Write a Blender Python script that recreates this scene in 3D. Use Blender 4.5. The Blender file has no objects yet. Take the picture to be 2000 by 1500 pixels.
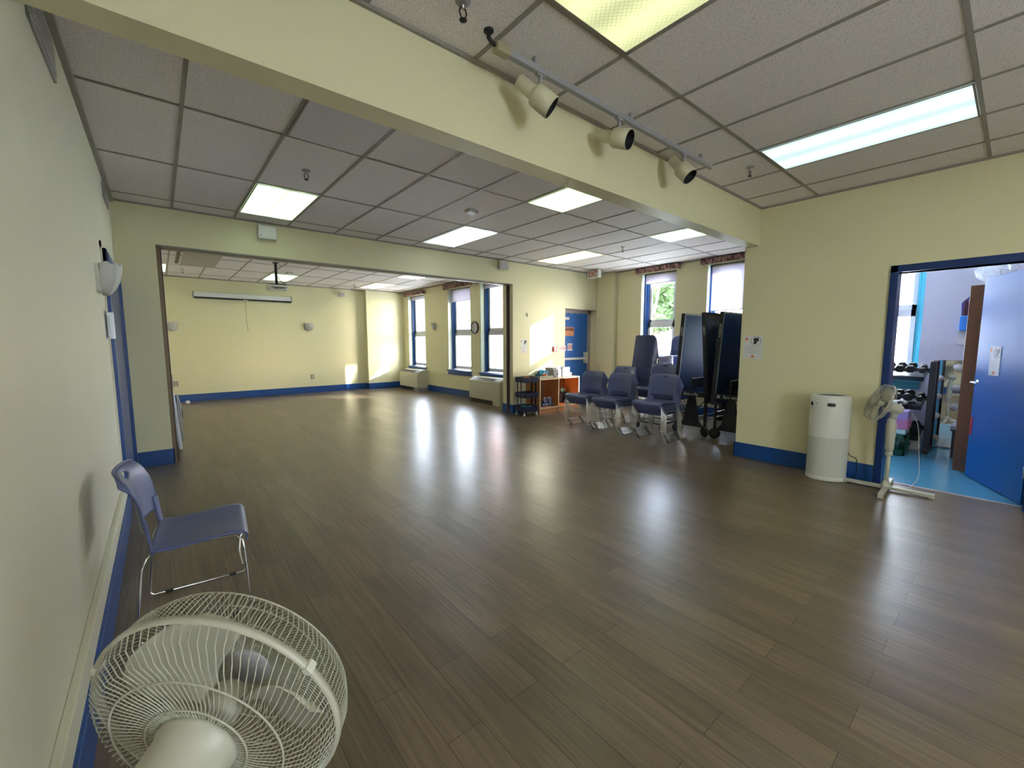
import bpy, bmesh, math, random
from mathutils import Vector, Matrix
R = math.radians
random.seed(7)
SC = bpy.context.scene
COL = SC.collection
# ------------------------------------------------------------------ camera
cd = bpy.data.cameras.new('camera'); cam = bpy.data.objects.new('camera', cd); COL.objects.link(cam)
cd.sensor_width = 36; cd.lens = 821.9/2000*36; cd.clip_start = .02; cd.clip_end = 300
yaw, pit, rol = R(39.861), R(5.8), R(-.132)
fw = Vector((math.sin(yaw)*math.cos(pit), math.cos(yaw)*math.cos(pit), -math.sin(pit)))
rt = Vector((math.cos(yaw), -math.sin(yaw), 0)); up = rt.cross(fw)
rt2 = math.cos(rol)*rt+math.sin(rol)*up; up2 = -math.sin(rol)*rt+math.cos(rol)*up
cam.matrix_world = Matrix(((rt2.x, up2.x, -fw.x, 0), (rt2.y, up2.y, -fw.y, 0), (rt2.z, up2.z, -fw.z, 1.46), (0, 0, 0, 1)))
SC.camera = cam
# ------------------------------------------------------------------ world, sun, exposure
W = bpy.data.worlds.new('world'); SC.world = W; W.use_nodes = True
wn = W.node_tree; bg = wn.nodes['Background']
sky = wn.nodes.new('ShaderNodeTexSky'); sky.sky_type = 'NISHITA'; sky.sun_disc = False
sky.sun_elevation = R(18); sky.sun_rotation = R(126); sky.air_density = 1.0; sky.dust_density = 2.0
mixw = wn.nodes.new('ShaderNodeMix'); mixw.data_type = 'RGBA'; mixw.inputs[0].default_value = .96
mixw.inputs[7].default_value = (.80, .86, 1.0, 1)
wn.links.new(sky.outputs[0], mixw.inputs[6]); wn.links.new(mixw.outputs[2], bg.inputs[0])
bg.inputs[1].default_value = 9
sl = bpy.data.lights.new('sun', 'SUN'); sl.energy = 10; sl.angle = R(.6); sl.color = (1, .97, .92)
so = bpy.data.objects.new('sun', sl); COL.objects.link(so)
so.rotation_euler = Vector((-1.37, 1, -.5425)).to_track_quat('-Z', 'Y').to_euler(); so.location = (14, -4, 8)
SC.view_settings.view_transform = 'Standard'; SC.view_settings.look = 'None'
SC.view_settings.gamma = 1; SC.view_settings.use_curve_mapping = False
SC.view_settings.exposure = 1.80
PANEL = 0.66         # brightness of the ceiling panels

# ------------------------------------------------------------------ materials
def mat(name, col, rough=.5, metal=0, var=.04, scale=8, bump=0, bscale=60, spec=.5, emit=None, es=0, trans=0):
    m = bpy.data.materials.new(name); m.use_nodes = True; n = m.node_tree; b = n.nodes['Principled BSDF']
    b.inputs['Roughness'].default_value = rough; b.inputs['Metallic'].default_value = metal
    b.inputs['Specular IOR Level'].default_value = spec
    tc = n.nodes.new('ShaderNodeTexCoord')
    if var:
        no = n.nodes.new('ShaderNodeTexNoise'); no.inputs['Scale'].default_value = scale; no.inputs['Detail'].default_value = 3
        n.links.new(tc.outputs['Object'], no.inputs['Vector'])
        mx = n.nodes.new('ShaderNodeMix'); mx.data_type = 'RGBA'
        mx.inputs[6].default_value = tuple(c*(1-var) for c in col)+(1,); mx.inputs[7].default_value = tuple(min(1, c*(1+var)) for c in col)+(1,)
        n.links.new(no.outputs[0], mx.inputs[0]); n.links.new(mx.outputs[2], b.inputs['Base Color'])
    else: b.inputs['Base Color'].default_value = col+(1,)
    if bump:
        n2 = n.nodes.new('ShaderNodeTexNoise'); n2.inputs['Scale'].default_value = bscale; n2.inputs['Detail'].default_value = 4
        n.links.new(tc.outputs['Object'], n2.inputs['Vector'])
        bp = n.nodes.new('ShaderNodeBump'); bp.inputs['Strength'].default_value = bump; bp.inputs['Distance'].default_value = .01
        n.links.new(n2.outputs[0], bp.inputs['Height']); n.links.new(bp.outputs[0], b.inputs['Normal'])
    if emit: b.inputs['Emission Color'].default_value = emit+(1,); b.inputs['Emission Strength'].default_value = es
    if trans: b.inputs['Transmission Weight'].default_value = trans
    return m
cream = mat('cream_paint', (.73, .69, .445), .42, var=.03, scale=1.5, bump=.05, bscale=180, spec=.35)
leftp = mat('left_wall_paint', (.71, .68, .55), .42, var=.04, scale=2, bump=.05, bscale=150, spec=.35)
blue = mat('blue_trim_paint', (.008, .06, .25), .35, var=.05)
dblue = mat('navy_trim_paint', (.005, .03, .15), .35, var=.05)
doorblue = mat('blue_door_paint', (.012, .12, .42), .3, var=.04, scale=3)
white = mat('white_paint', (.72, .72, .72), .4)
gymw = mat('gym_white_paint', (.66, .67, .78), .5, var=.03, scale=2)
gymfloor = mat('blue_vinyl', (.08, .30, .46), .18, var=.12, scale=4)
teal = mat('teal_paint', (.05, .36, .46), .4)
offw = mat('off_white_plastic', (.62, .61, .53), .35)
fanw = mat('fan_plastic', (.46, .45, .37), .38)
fanwire = mat('fan_wire_coating', (.43, .43, .35), .4)
bladem = mat('fan_blade_plastic', (.42, .41, .33), .3)
greyp = mat('grey_plastic', (.32, .32, .33), .4)
lav = mat('fan_badge_grey', (.45, .44, .47), .35)
black = mat('black_plastic', (.012, .012, .016), .4)
blackm = mat('black_metal', (.015, .015, .02), .35)
chrome = mat('chrome', (.82, .81, .78), .22, metal=1, var=0)
steel = mat('brushed_steel', (.5, .5, .5), .35, metal=1)
chairb = mat('blue_chair_plastic', (.085, .105, .235), .36, var=.05, scale=5)
reveal = mat('window_reveal_paint', (.60, .68, .60), .5)
sash = mat('sash_grey', (.60, .61, .64), .45)
tee = mat('ceiling_tee', (.30, .28, .235), .5, var=.1)
acm = mat('heater_enamel', (.52, .50, .37), .4)
acg = mat('heater_grille', (.05, .045, .05), .4)
brown = mat('partition_brown', (.16, .11, .06), .5, var=.2, scale=20)
dbrown = mat('dark_track', (.03, .015, .015), .5)
tanwood = mat('tan_wood', (.55, .22, .075), .45, var=.15, scale=6)
brownwood = mat('brown_wood', (.20, .085, .04), .4, var=.2, scale=9)
palewood = mat('pale_wood_edge', (.75, .6, .38), .5)
paper = mat('paper', (.72, .72, .72), .6, var=.03)
red = mat('red_plastic', (.55, .04, .05), .4)
orange = mat('orange_print', (.75, .2, .05), .5)
ink = mat('black_ink', (.03, .03, .035), .5)
ttblue = mat('table_blue', (.03, .075, .24), .3, var=.05)
ttback = mat('table_underside', (.04, .058, .13), .25)
sconcem = mat('sconce_plaster', (.55, .55, .52), .6, bump=.2, bscale=90)
greens = mat('green_plastic', (.01, .10, .06), .45)
pink = mat('pink_foam', (.60, .22, .45), .6)
lilac = mat('lilac_foam', (.42, .32, .66), .6)
cyan = mat('cyan_cloth', (.05, .35, .60), .6)
rubber = mat('rubber_black', (.02, .02, .022), .6)
brickm = None
def tilemat():
    m = mat('ceiling_tile', (.50, .475, .43), .8, var=0); n = m.node_tree; b = n.nodes['Principled BSDF']
    tc = n.nodes.new('ShaderNodeTexCoord'); no = n.nodes.new('ShaderNodeTexNoise'); no.inputs['Scale'].default_value = 140; no.inputs['Detail'].default_value = 2
    n.links.new(tc.outputs['Object'], no.inputs['Vector'])
    cr = n.nodes.new('ShaderNodeValToRGB'); cr.color_ramp.elements[0].position = .36; cr.color_ramp.elements[0].color = (.68, .63, .61, 1)
    cr.color_ramp.elements[1].position = .5; cr.color_ramp.elements[1].color = (.90, .85, .83, 1)
    n.links.new(no.outputs[0], cr.inputs[0])
    n2 = n.nodes.new('ShaderNodeTexNoise'); n2.inputs['Scale'].default_value = .9; n.links.new(tc.outputs['Object'], n2.inputs['Vector'])
    mx = n.nodes.new('ShaderNodeMix'); mx.data_type = 'RGBA'; mx.blend_type = 'MULTIPLY'; mx.inputs[0].default_value = .12
    n.links.new(cr.outputs[0], mx.inputs[6]); n.links.new(n2.outputs[0], mx.inputs[7]); n.links.new(mx.outputs[2], b.inputs['Base Color'])
    return m
tilem = tilemat()
def floormat():
    m = bpy.data.materials.new('plank_vinyl'); m.use_nodes = True; n = m.node_tree; L = n.links; b = n.nodes['Principled BSDF']
    tc = n.nodes.new('ShaderNodeTexCoord')
    mp = n.nodes.new('ShaderNodeMapping'); mp.inputs['Rotation'].default_value = (0, 0, R(90)); mp.inputs['Location'].default_value = (0.3, .04, 0)
    L.new(tc.outputs['Object'], mp.inputs['Vector'])
    br = n.nodes.new('ShaderNodeTexBrick'); br.inputs['Scale'].default_value = 1; br.inputs['Brick Width'].default_value = .92
    br.inputs['Row Height'].default_value = .15; br.inputs['Mortar Size'].default_value = .0012; br.inputs['Mortar Smooth'].default_value = .1
    br.offset = .37; br.inputs['Color1'].default_value = (0, 0, 0, 1); br.inputs['Color2'].default_value = (1, 1, 1, 1); br.inputs['Mortar'].default_value = (.5, .5, .5, 1)
    L.new(mp.outputs[0], br.inputs['Vector'])
    m2 = n.nodes.new('ShaderNodeMapping'); m2.inputs['Scale'].default_value = (30, .9, 1); L.new(tc.outputs['Object'], m2.inputs['Vector'])
    ns = n.nodes.new('ShaderNodeTexNoise'); ns.inputs['Scale'].default_value = 2.2; ns.inputs['Detail'].default_value = 8; ns.inputs['Roughness'].default_value = .62
    L.new(m2.outputs[0], ns.inputs['Vector'])
    m3 = n.nodes.new('ShaderNodeMapping'); m3.inputs['Scale'].default_value = (7, 1.4, 1); L.new(tc.outputs['Object'], m3.inputs['Vector'])
    nb = n.nodes.new('ShaderNodeTexNoise'); nb.inputs['Scale'].default_value = 1.4; nb.inputs['Detail'].default_value = 3; L.new(m3.outputs[0], nb.inputs['Vector'])
    cr = n.nodes.new('ShaderNodeValToRGB'); e = cr.color_ramp.elements
    e[0].position = .30; e[0].color = (.130, .094, .060, 1); e[1].position = .72; e[1].color = (.255, .187, .122, 1)
    L.new(ns.outputs[0], cr.inputs[0])
    mx = n.nodes.new('ShaderNodeMix'); mx.data_type = 'RGBA'; mx.blend_type = 'MULTIPLY'; mx.inputs[0].default_value = .55
    c2 = n.nodes.new('ShaderNodeValToRGB'); c2.color_ramp.elements[0].position = .35; c2.color_ramp.elements[0].color = (.62, .64, .62, 1); c2.color_ramp.elements[1].position = .62; c2.color_ramp.elements[1].color = (1, 1, 1, 1)
    L.new(nb.outputs[0], c2.inputs[0]); L.new(cr.outputs[0], mx.inputs[6]); L.new(c2.outputs[0], mx.inputs[7])
    mp3 = n.nodes.new('ShaderNodeMix'); mp3.data_type = 'RGBA'; mp3.blend_type = 'MULTIPLY'; mp3.inputs[0].default_value = .30
    L.new(mx.outputs[2], mp3.inputs[6]); L.new(br.outputs['Color'], mp3.inputs[7])
    md = n.nodes.new('ShaderNodeMix'); md.data_type = 'RGBA'; md.inputs[7].default_value = (.03, .02, .014, 1)
    L.new(br.outputs['Fac'], md.inputs[0]); L.new(mp3.outputs[2], md.inputs[6]); L.new(md.outputs[2], b.inputs['Base Color'])
    rr = n.nodes.new('ShaderNodeMapRange'); rr.inputs[3].default_value = .27; rr.inputs[4].default_value = .33
    L.new(nb.outputs[0], rr.inputs[0]); L.new(rr.outputs[0], b.inputs['Roughness']); b.inputs['Specular IOR Level'].default_value = .62
    bp = n.nodes.new('ShaderNodeBump'); bp.inputs['Strength'].default_value = .045; bp.inputs['Distance'].default_value = .003
    # gentle waviness across the planks plus the grain
    m4 = n.nodes.new('ShaderNodeMapping'); m4.inputs['Scale'].default_value = (18, 4, 1); L.new(tc.outputs['Object'], m4.inputs['Vector'])
    n4 = n.nodes.new('ShaderNodeTexNoise'); n4.inputs['Scale'].default_value = 1.3; n4.inputs['Detail'].default_value = 0; L.new(m4.outputs[0], n4.inputs['Vector'])
    ad = n.nodes.new('ShaderNodeMath'); ad.operation = 'MULTIPLY_ADD'; ad.inputs[1].default_value = .0
    L.new(ns.outputs[0], ad.inputs[0]); L.new(n4.outputs[0], ad.inputs[2]); L.new(ad.outputs[0], bp.inputs['Height']); L.new(bp.outputs[0], b.inputs['Normal'])
    return m
floorm = floormat()
def glassmat(name, tint=(.95, .98, 1), refl=.08, diff=0):
    m = bpy.data.materials.new(name); m.use_nodes = True; n = m.node_tree; n.nodes.remove(n.nodes['Principled BSDF']); out = n.nodes['Material Output']
    t = n.nodes.new('ShaderNodeBsdfTransparent'); t.inputs[0].default_value = tint+(1,)
    g = n.nodes.new('ShaderNodeBsdfGlossy'); g.inputs['Roughness'].default_value = .03
    mx = n.nodes.new('ShaderNodeMixShader'); mx.inputs[0].default_value = refl
    n.links.new(t.outputs[0], mx.inputs[1]); n.links.new(g.outputs[0], mx.inputs[2]); last = mx
    if diff:
        d = n.nodes.new('ShaderNodeBsdfTranslucent'); d.inputs[0].default_value = (.85, .9, .95, 1)
        m2 = n.nodes.new('ShaderNodeMixShader'); m2.inputs[0].default_value = diff
        n.links.new(mx.outputs[0], m2.inputs[1]); n.links.new(d.outputs[0], m2.inputs[2]); last = m2
    n.links.new(last.outputs[0], out.inputs[0]); return m
glass = glassmat('window_glass')
frosted = glassmat('privacy_glass', diff=.75)
def shademat():
    m = bpy.data.materials.new('roller_shade_cloth'); m.use_nodes = True; n = m.node_tree; n.nodes.remove(n.nodes['Principled BSDF']); out = n.nodes['Material Output']
    d = n.nodes.new('ShaderNodeBsdfDiffuse'); d.inputs[0].default_value = (.66, .64, .70, 1)
    t = n.nodes.new('ShaderNodeBsdfTranslucent'); t.inputs[0].default_value = (.66, .64, .72, 1)
    mx = n.nodes.new('ShaderNodeMixShader'); mx.inputs[0].default_value = .36
    n.links.new(d.outputs[0], mx.inputs[1]); n.links.new(t.outputs[0], mx.inputs[2]); n.links.new(mx.outputs[0], out.inputs[0]); return m
shadem = shademat()
def valmat():
    m = mat('floral_valance', (.3, .15, .14), .8, var=0); n = m.node_tree; b = n.nodes['Principled BSDF']
    tc = n.nodes.new('ShaderNodeTexCoord'); mp = n.nodes.new('ShaderNodeMapping'); mp.inputs['Scale'].default_value = (1, 3, 1)
    no = n.nodes.new('ShaderNodeTexNoise'); no.inputs['Scale'].default_value = 14; no.inputs['Detail'].default_value = 3
    n.links.new(tc.outputs['Object'], mp.inputs[0]); n.links.new(mp.outputs[0], no.inputs[0])
    cr = n.nodes.new('ShaderNodeValToRGB'); e = cr.color_ramp.elements; e[0].position = .4; e[0].color = (.09, .035, .05, 1); e[1].position = .6; e[1].color = (.50, .30, .25, 1)
    n.links.new(no.outputs[0], cr.inputs[0]); n.links.new(cr.outputs[0], b.inputs['Base Color']); return m
valm = valmat()
def emat(name, col, s, pat=0, lamps=True):
    m = bpy.data.materials.new(name); m.use_nodes = True; n = m.node_tree; b = n.nodes['Principled BSDF']; b.inputs['Base Color'].default_value = (.7, .7, .68, 1)
    b.inputs['Roughness'].default_value = .3
    tc = n.nodes.new('ShaderNodeTexCoord'); sx = n.nodes.new('ShaderNodeSeparateXYZ'); n.links.new(tc.outputs['Generated'], sx.inputs[0])
    # two fluorescent tubes glowing behind the lens, dimmer between and at the edges
    w = n.nodes.new('ShaderNodeMath'); w.operation = 'MULTIPLY_ADD'; w.inputs[1].default_value = math.pi*4; w.inputs[2].default_value = -math.pi*.98
    n.links.new(sx.outputs[0], w.inputs[0]); c = n.nodes.new('ShaderNodeMath'); c.operation = 'COSINE'; n.links.new(w.outputs[0], c.inputs[0])
    mr = n.nodes.new('ShaderNodeMapRange'); mr.inputs[1].default_value = -1; mr.inputs[3].default_value = .68*s; mr.inputs[4].default_value = 1.25*s
    n.links.new(c.outputs[0], mr.inputs[0]); last = mr.outputs[0]
    if pat:
        vo = n.nodes.new('ShaderNodeTexChecker'); vo.inputs['Scale'].default_value = pat; vo.inputs[1].default_value = (1, 1, 1, 1); vo.inputs[2].default_value = (.7, .7, .7, 1)
        mp = n.nodes.new('ShaderNodeMapping'); mp.inputs['Rotation'].default_value = (0, 0, R(45)); mp.inputs['Scale'].default_value = (1, 2, 1)
        n.links.new(tc.outputs['Object'], vo.inputs[0])
        mu = n.nodes.new('ShaderNodeMath'); mu.operation = 'MULTIPLY'; n.links.new(last, mu.inputs[0]); n.links.new(vo.outputs[0], mu.inputs[1]); last = mu.outputs[0]
    b.inputs['Emission Color'].default_value = col+(1,); n.links.new(last, b.inputs['Emission Strength']); return m
em_g = emat('panel_greenish', (.74, 1.0, .64), 0.80*PANEL)
em_y = emat('panel_yellow_prismatic', (.86, .95, .42), 0.48*PANEL, pat=70)
em_b = emat('panel_bluish', (.70, .95, 1.0), 0.52*PANEL)
em_w = emat('panel_warm', (1.0, 1.0, .62), 0.85*PANEL)
em_c = emat('panel_cool', (.80, .94, 1.0), 1.05*PANEL)
offpanel = mat('unlit_lens', (.62, .60, .66), .3, var=.2, scale=90)
def mirrormat():
    m = mat('mirror_glass', (.85, .87, .85), .02, metal=1, var=0); return m
mirrorm = mirrormat()

# ------------------------------------------------------------------ mesh helpers
class MB:
    def __init__(s): s.v = []; s.f = []; s.m = []; s.mats = []; s.sm = []
    def mi(s, m):
        if m not in s.mats: s.mats.append(m)
        return s.mats.index(m)
    def add(s, vs, fs, m, smooth=False):
        o = len(s.v); k = s.mi(m); s.v += [tuple(v) for v in vs]
        for f in fs: s.f.append(tuple(i+o for i in f)); s.m.append(k); s.sm.append(smooth)
        return s
    def box(s, a, b, m, M=None):
        x0, y0, z0 = a; x1, y1, z1 = b
        vs = [Vector(p) for p in ((x0,y0,z0),(x1,y0,z0),(x1,y1,z0),(x0,y1,z0),(x0,y0,z1),(x1,y0,z1),(x1,y1,z1),(x0,y1,z1))]
        if M: vs = [M @ v for v in vs]
        return s.add(vs, [(0,3,2,1),(4,5,6,7),(0,1,5,4),(1,2,6,5),(2,3,7,6),(3,0,4,7)], m)
    def tube(s, pts, r, m, n=8, closed=False, cap=True):
        pts = [Vector(p) for p in pts]; N = len(pts); rs = r if isinstance(r, (list, tuple)) else [r]*N
        t0 = (pts[1]-pts[0]).normalized(); ref = Vector((0, 0, 1)) if abs(t0.z) < .9 else Vector((1, 0, 0)); nx = t0.cross(ref).normalized()
        vs = []
        for i, p in enumerate(pts):
            a = pts[i-1] if (i or closed) else p; b = pts[(i+1) % N] if (i < N-1 or closed) else p
            t = (b-a).normalized() if (b-a).length > 1e-9 else t0
            nx = (nx-t*nx.dot(t)); nx = nx.normalized() if nx.length > 1e-6 else t.orthogonal().normalized(); ny = t.cross(nx)
            for k in range(n):
                an = 2*math.pi*k/n; vs.append(p+(nx*math.cos(an)+ny*math.sin(an))*rs[i])
        fs = []
        for i in range(N if closed else N-1):
            j = (i+1) % N
            for k in range(n): fs.append((i*n+k, i*n+(k+1) % n, j*n+(k+1) % n, j*n+k))
        if cap and not closed: fs += [tuple(reversed(range(n))), tuple(range((N-1)*n, N*n))]
        return s.add(vs, fs, m, True)
    def lathe(s, prof, m, M=None, n=24, smooth=True, caps=True):
        vs = []; 
        for r, z in prof:
            for k in range(n):
                a = 2*math.pi*k/n; v = Vector((r*math.cos(a), r*math.sin(a), z)); vs.append(M @ v if M else v)
        fs = []
        for i in range(len(prof)-1):
            for k in range(n): fs.append((i*n+k, i*n+(k+1) % n, (i+1)*n+(k+1) % n, (i+1)*n+k))
        if caps: fs += [tuple(reversed(range(n))), tuple(range((len(prof)-1)*n, len(prof)*n))]
        return s.add(vs, fs, m, smooth)
    def prism(s, poly, z0, z1, m, M=None):
        n = len(poly); vs = [Vector((x, y, z0)) for x, y in poly]+[Vector((x, y, z1)) for x, y in poly]
        if M: vs = [M @ v for v in vs]
        return s.add(vs, [tuple(reversed(range(n))), tuple(range(n, 2*n))]+[(i, (i+1) % n, (i+1) % n+n, i+n) for i in range(n)], m)
    def grid(s, fn, nu, nv, m, smooth=True, skip=None):
        vs = [fn(i/nu, j/nv) for i in range(nu+1) for j in range(nv+1)]
        fs = [(i*(nv+1)+j, (i+1)*(nv+1)+j, (i+1)*(nv+1)+j+1, i*(nv+1)+j+1) for i in range(nu) for j in range(nv) if not (skip and skip((i+.5)/nu, (j+.5)/nv))]
        return s.add(vs, fs, m, smooth)
    def sphere(s, c, r, m, n=12, sc=(1, 1, 1)):
        c = Vector(c); M = Matrix.Translation(c) @ Matrix.Diagonal((sc[0], sc[1], sc[2], 1))
        return s.lathe([(max(1e-4, r*math.sin(math.pi*i/8)), -r*math.cos(math.pi*i/8)) for i in range(9)], m, M, n)
    def build(s, name, parent=None, bevel=0, solid=0, sub=0, weld=False):
        me = bpy.data.meshes.new(name); me.from_pydata(s.v, [], s.f)
        for m in s.mats: me.materials.append(m)
        me.polygons.foreach_set('material_index', s.m); me.polygons.foreach_set('use_smooth', s.sm)
        b = bmesh.new(); b.from_mesh(me)
        if weld: bmesh.ops.remove_doubles(b, verts=b.verts, dist=1e-5)
        bmesh.ops.recalc_face_normals(b, faces=b.faces); b.to_mesh(me); b.free()
        o = bpy.data.objects.new(name, me); COL.objects.link(o)
        if parent: o.parent = parent
        if solid: q = o.modifiers.new('solid', 'SOLIDIFY'); q.thickness = solid; q.offset = 0
        if bevel: q = o.modifiers.new('bevel', 'BEVEL'); q.width = bevel; q.segments = 2; q.limit_method = 'ANGLE'; q.angle_limit = R(40)
        if sub: q = o.modifiers.new('sub', 'SUBSURF'); q.levels = sub; q.render_levels = sub
        return o
def tag(o, label=None, cat=None, group=None, kind=None):
    if label: o['label'] = label
    if cat: o['category'] = cat
    if group: o['group'] = group
    if kind: o['kind'] = kind
    return o
def thing(name, label, cat, loc=(0, 0, 0), rz=0, group=None):
    o = bpy.data.objects.new(name, None); COL.objects.link(o); o.location = loc; o.rotation_euler = (0, 0, rz); o.empty_display_size = .1
    return tag(o, label, cat, group)
def kids(o): return [c for c in bpy.data.objects if c.parent == o]
def dup(o, loc=None, rz=None, label=None, group=None, parent=None):
    c = o.copy(); COL.objects.link(c)
    if parent: c.parent = parent
    if loc is not None: c.location = loc
    if rz is not None: c.rotation_euler = (0, 0, rz)
    if label: c['label'] = label
    if group: c['group'] = group
    for k in KIDS[o] if o in KIDS else kids(o): dup(k, parent=c)
    return c
KIDS = {}
TX = []
def struct(name, mb, parent=None, **k):
    o = mb.build(name, parent, **k)
    if not parent: o['kind'] = 'structure'
    return o
def txt(s, size, m, parent, M, name='lettering', ext=.0006, bold=0, align='CENTER', sx=1):
    c = bpy.data.curves.new(name, 'FONT'); c.body = s; c.size = size; c.extrude = ext; c.align_x = align; c.align_y = 'CENTER'; c.offset = bold; c.resolution_u = 2
    o = bpy.data.objects.new(name, c); COL.objects.link(o); c.materials.append(m); TX.append((o, parent, M @ Matrix.Diagonal((sx, 1, 1, 1)))); return o
def txt_finish():      # turn every lettering into a plain mesh
    bpy.context.view_layer.update(); dg = bpy.context.evaluated_depsgraph_get()
    for o, par, M in TX:
        me = bpy.data.meshes.new_from_object(o.evaluated_get(dg)); n = o.name; cu = o.data
        if not me.materials: me.materials.append(cu.materials[0])
        bpy.data.objects.remove(o); bpy.data.curves.remove(cu)
        q = bpy.data.objects.new(n, me); COL.objects.link(q); q.parent = par; q.matrix_local = M
def smooth(p, n=6):
    p = [Vector(q) for q in p]; out = []
    for i in range(len(p)-1):
        a, b, c, d = p[max(0, i-1)], p[i], p[i+1], p[min(len(p)-1, i+2)]
        for k in range(n):
            t = k/n; out.append(.5*((2*b)+(c-a)*t+(2*a-5*b+4*c-d)*t*t+(3*b-a-3*c+d)*t**3))
    return out+[p[-1]]
def frame(loc, xaxis, yaxis):   # local X,Y directions of something flat; Z = facing
    x = Vector(xaxis).normalized(); y = Vector(yaxis).normalized(); z = x.cross(y)
    return Matrix(((x.x, y.x, z.x, loc[0]), (x.y, y.y, z.y, loc[1]), (x.z, y.z, z.z, loc[2]), (0, 0, 0, 1)))
def axisM(loc, d, upv=(0, 0, 1)):   # local Z along d
    z = Vector(d).normalized(); x = Vector(upv).cross(z)
    x = x.normalized() if x.length > 1e-4 else Vector((1, 0, 0)); y = z.cross(x)
    return Matrix(((x.x, y.x, z.x, loc[0]), (x.y, y.y, z.y, loc[1]), (x.z, y.z, z.z, loc[2]), (0, 0, 0, 1)))
H = 3.02
XW, XM, XL, YH, YF = 5.57, 8.12, -.31, 6.46, 12.95

# ------------------------------------------------------------------ shell
def wall(name, axis, p0, p1, a0, a1, z0, z1, m, holes=(), inner=None):
    """wall slab: axis 'x' -> plane of constant X between p0..p1, running a0..a1 in Y"""
    mb = MB(); cuts = sorted(set([a0, a1]+[h[0] for h in holes]+[h[1] for h in holes]))
    for s, e in zip(cuts, cuts[1:]):
        hs = sorted([(h[2], h[3]) for h in holes if h[0] <= s+1e-6 and h[1] >= e-1e-6]); z = z0; segs = []
        for u, v in hs:
            if u > z+1e-6: segs.append((z, u))
            z = v
        if z < z1-1e-6: segs.append((z, z1))
        for u, v in segs:
            if axis == 'x': mb.box((p0, s, u), (p1, e, v), m)
            else: mb.box((s, p0, u), (e, p1, v), m)
    return struct(name, mb)
struct('floor', MB().box((-.5, -3.7, -.1), (5.72, 13.1, 0), floorm).box((5.72, 2.07, -.1), (8.4, 13.1, 0), floorm))
struct('floor_gym', MB().box((5.72, -3.2, -.1), (8.4, 2.07, 0), gymfloor))
ceil = struct('ceiling', MB().box((-.5, -3.7, H), (5.72, 2.2, H+.1), tilem).box((-.5, 2.2, H), (8.4, 13.1, H+.1), tilem))
struct('ceiling_gym', MB().box((5.72, -3.2, H+.001), (8.4, 2.2, H+.1), gymw))
wall('wall_left', 'x', XL-.15, XL, -3.6, 13.1, 0, H, leftp)
wall('wall_right', 'x', XW, XW+.15, -3.6, 2.22, 0, H, cream, [(-.13, .80, 0, 2.117)])
wall('wall_behind', 'y', -3.9, -3.6, -.46, 5.72, 0, H, cream, [(.9, 1.9, .9, 2.5)])  # opening made for the added window behind the camera
wall('wall_between_gym_and_hall', 'y', 2.07, 2.21, XW+.15, 8.12, 0, H, cream)
w_g = wall('wall_gym_north', 'y', 2.055, 2.07, XW+.15, 8.12, 0, H, gymw)
wall('wall_gym_west', 'x', XW+.15, XW+.165, -3.1, -.15, 0, H, gymw)
wall('wall_gym_west_pier', 'x', XW+.15, XW+.165, .82, 2.055, 0, H, gymw)
wall('wall_gym_south', 'y', -3.2, -3.1, XW+.15, 8.4, 0, H, gymw)
mainwin = [(4.53, 5.33, .80, 2.90), (3.08, 3.90, .80, 2.90)]
wall('wall_window_main', 'x', XM, XM+.32, 2.07, 6.78, 0, H, cream, mainwin)
wall('wall_window_gym', 'x', XM, XM+.32, -3.2, 2.07, 0, H, gymw, [(.87, 1.75, .91, 2.75)])
backwin = [(11.33, 12.39, .69, 2.86), (8.94, 10.02, .69, 2.86), (7.42, 8.50, .69, 2.86)]
wall('wall_window_back', 'x', 6.10, 6.42, 6.78, 13.1, 0, H, cream, backwin)
wall('wall_far', 'y', YF, YF+.15, -.46, 6.42, 0, H, cream)
struct('wall_far_pilaster', MB().box((4.90, 12.75, 0), (6.10, 12.95, H), cream))
wall('wall_header', 'y', YH, YH+.32, -.46, 8.44, 0, H, cream, [(.045, 5.42, 0, 2.58), (6.93, 7.98, 0, 2.18)])
struct('wall_pilaster', MB().box((7.99, 5.96, 0), (8.12, 6.46, H), cream), bevel=.02)
struct('wall_beam', MB().box((XL, 2.065, 2.582), (XW, 2.21, H), cream).box((XW, 2.065, 2.582), (8.12, 2.21, H), cream))
# baseboards
struct('baseboard_left', MB().box((XL, -3.6, 0), (-.27, 4.66, .19), blue), bevel=.004)
struct('trim_left', MB().box((XL, -3.6, .19), (-.283, 4.66, .30), leftp), bevel=.004)
struct('baseboard_right', MB().box((XW-.015, .86, 0), (XW, 2.235, .18), blue).box((XW-.015, 2.22, 0), (XW+.15, 2.235, .18), blue).box((XW-.03, .86, 0), (XW-.015, 2.24, .012), blue), bevel=.003)
struct('baseboard_right_near', MB().box((XW-.015, -3.6, 0), (XW, -.2, .18), blue), bevel=.003)
struct('baseboard_header', MB().box((XL, YH-.015, 0), (.06, YH, .18), blue).box((XL, YH-.03, 0), (.06, YH-.015, .012), blue).box((.045, YH-.015, 0), (.06, YH+.06, .18), blue), bevel=.003)
struct('baseboard_header_right', MB().box((5.40, YH-.015, 0), (6.93, YH, .18), blue).box((5.405, YH-.015, 0), (5.42, YH+.10, .18), blue).box((5.405, YH+.16, 0), (5.42, YH+.32, .18), blue), bevel=.003)
struct('baseboard_far', MB().box((XL, YF-.015, 0), (4.9, YF, .18), blue).box((4.885, 12.735, 0), (4.9, YF, .18), blue).box((4.885, 12.735, 0), (6.1, 12.75, .18), blue), bevel=.003)
struct('baseboard_window_back', MB().box((6.085, 6.78, 0), (6.10, 12.75, .18), blue), bevel=.003)
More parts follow.
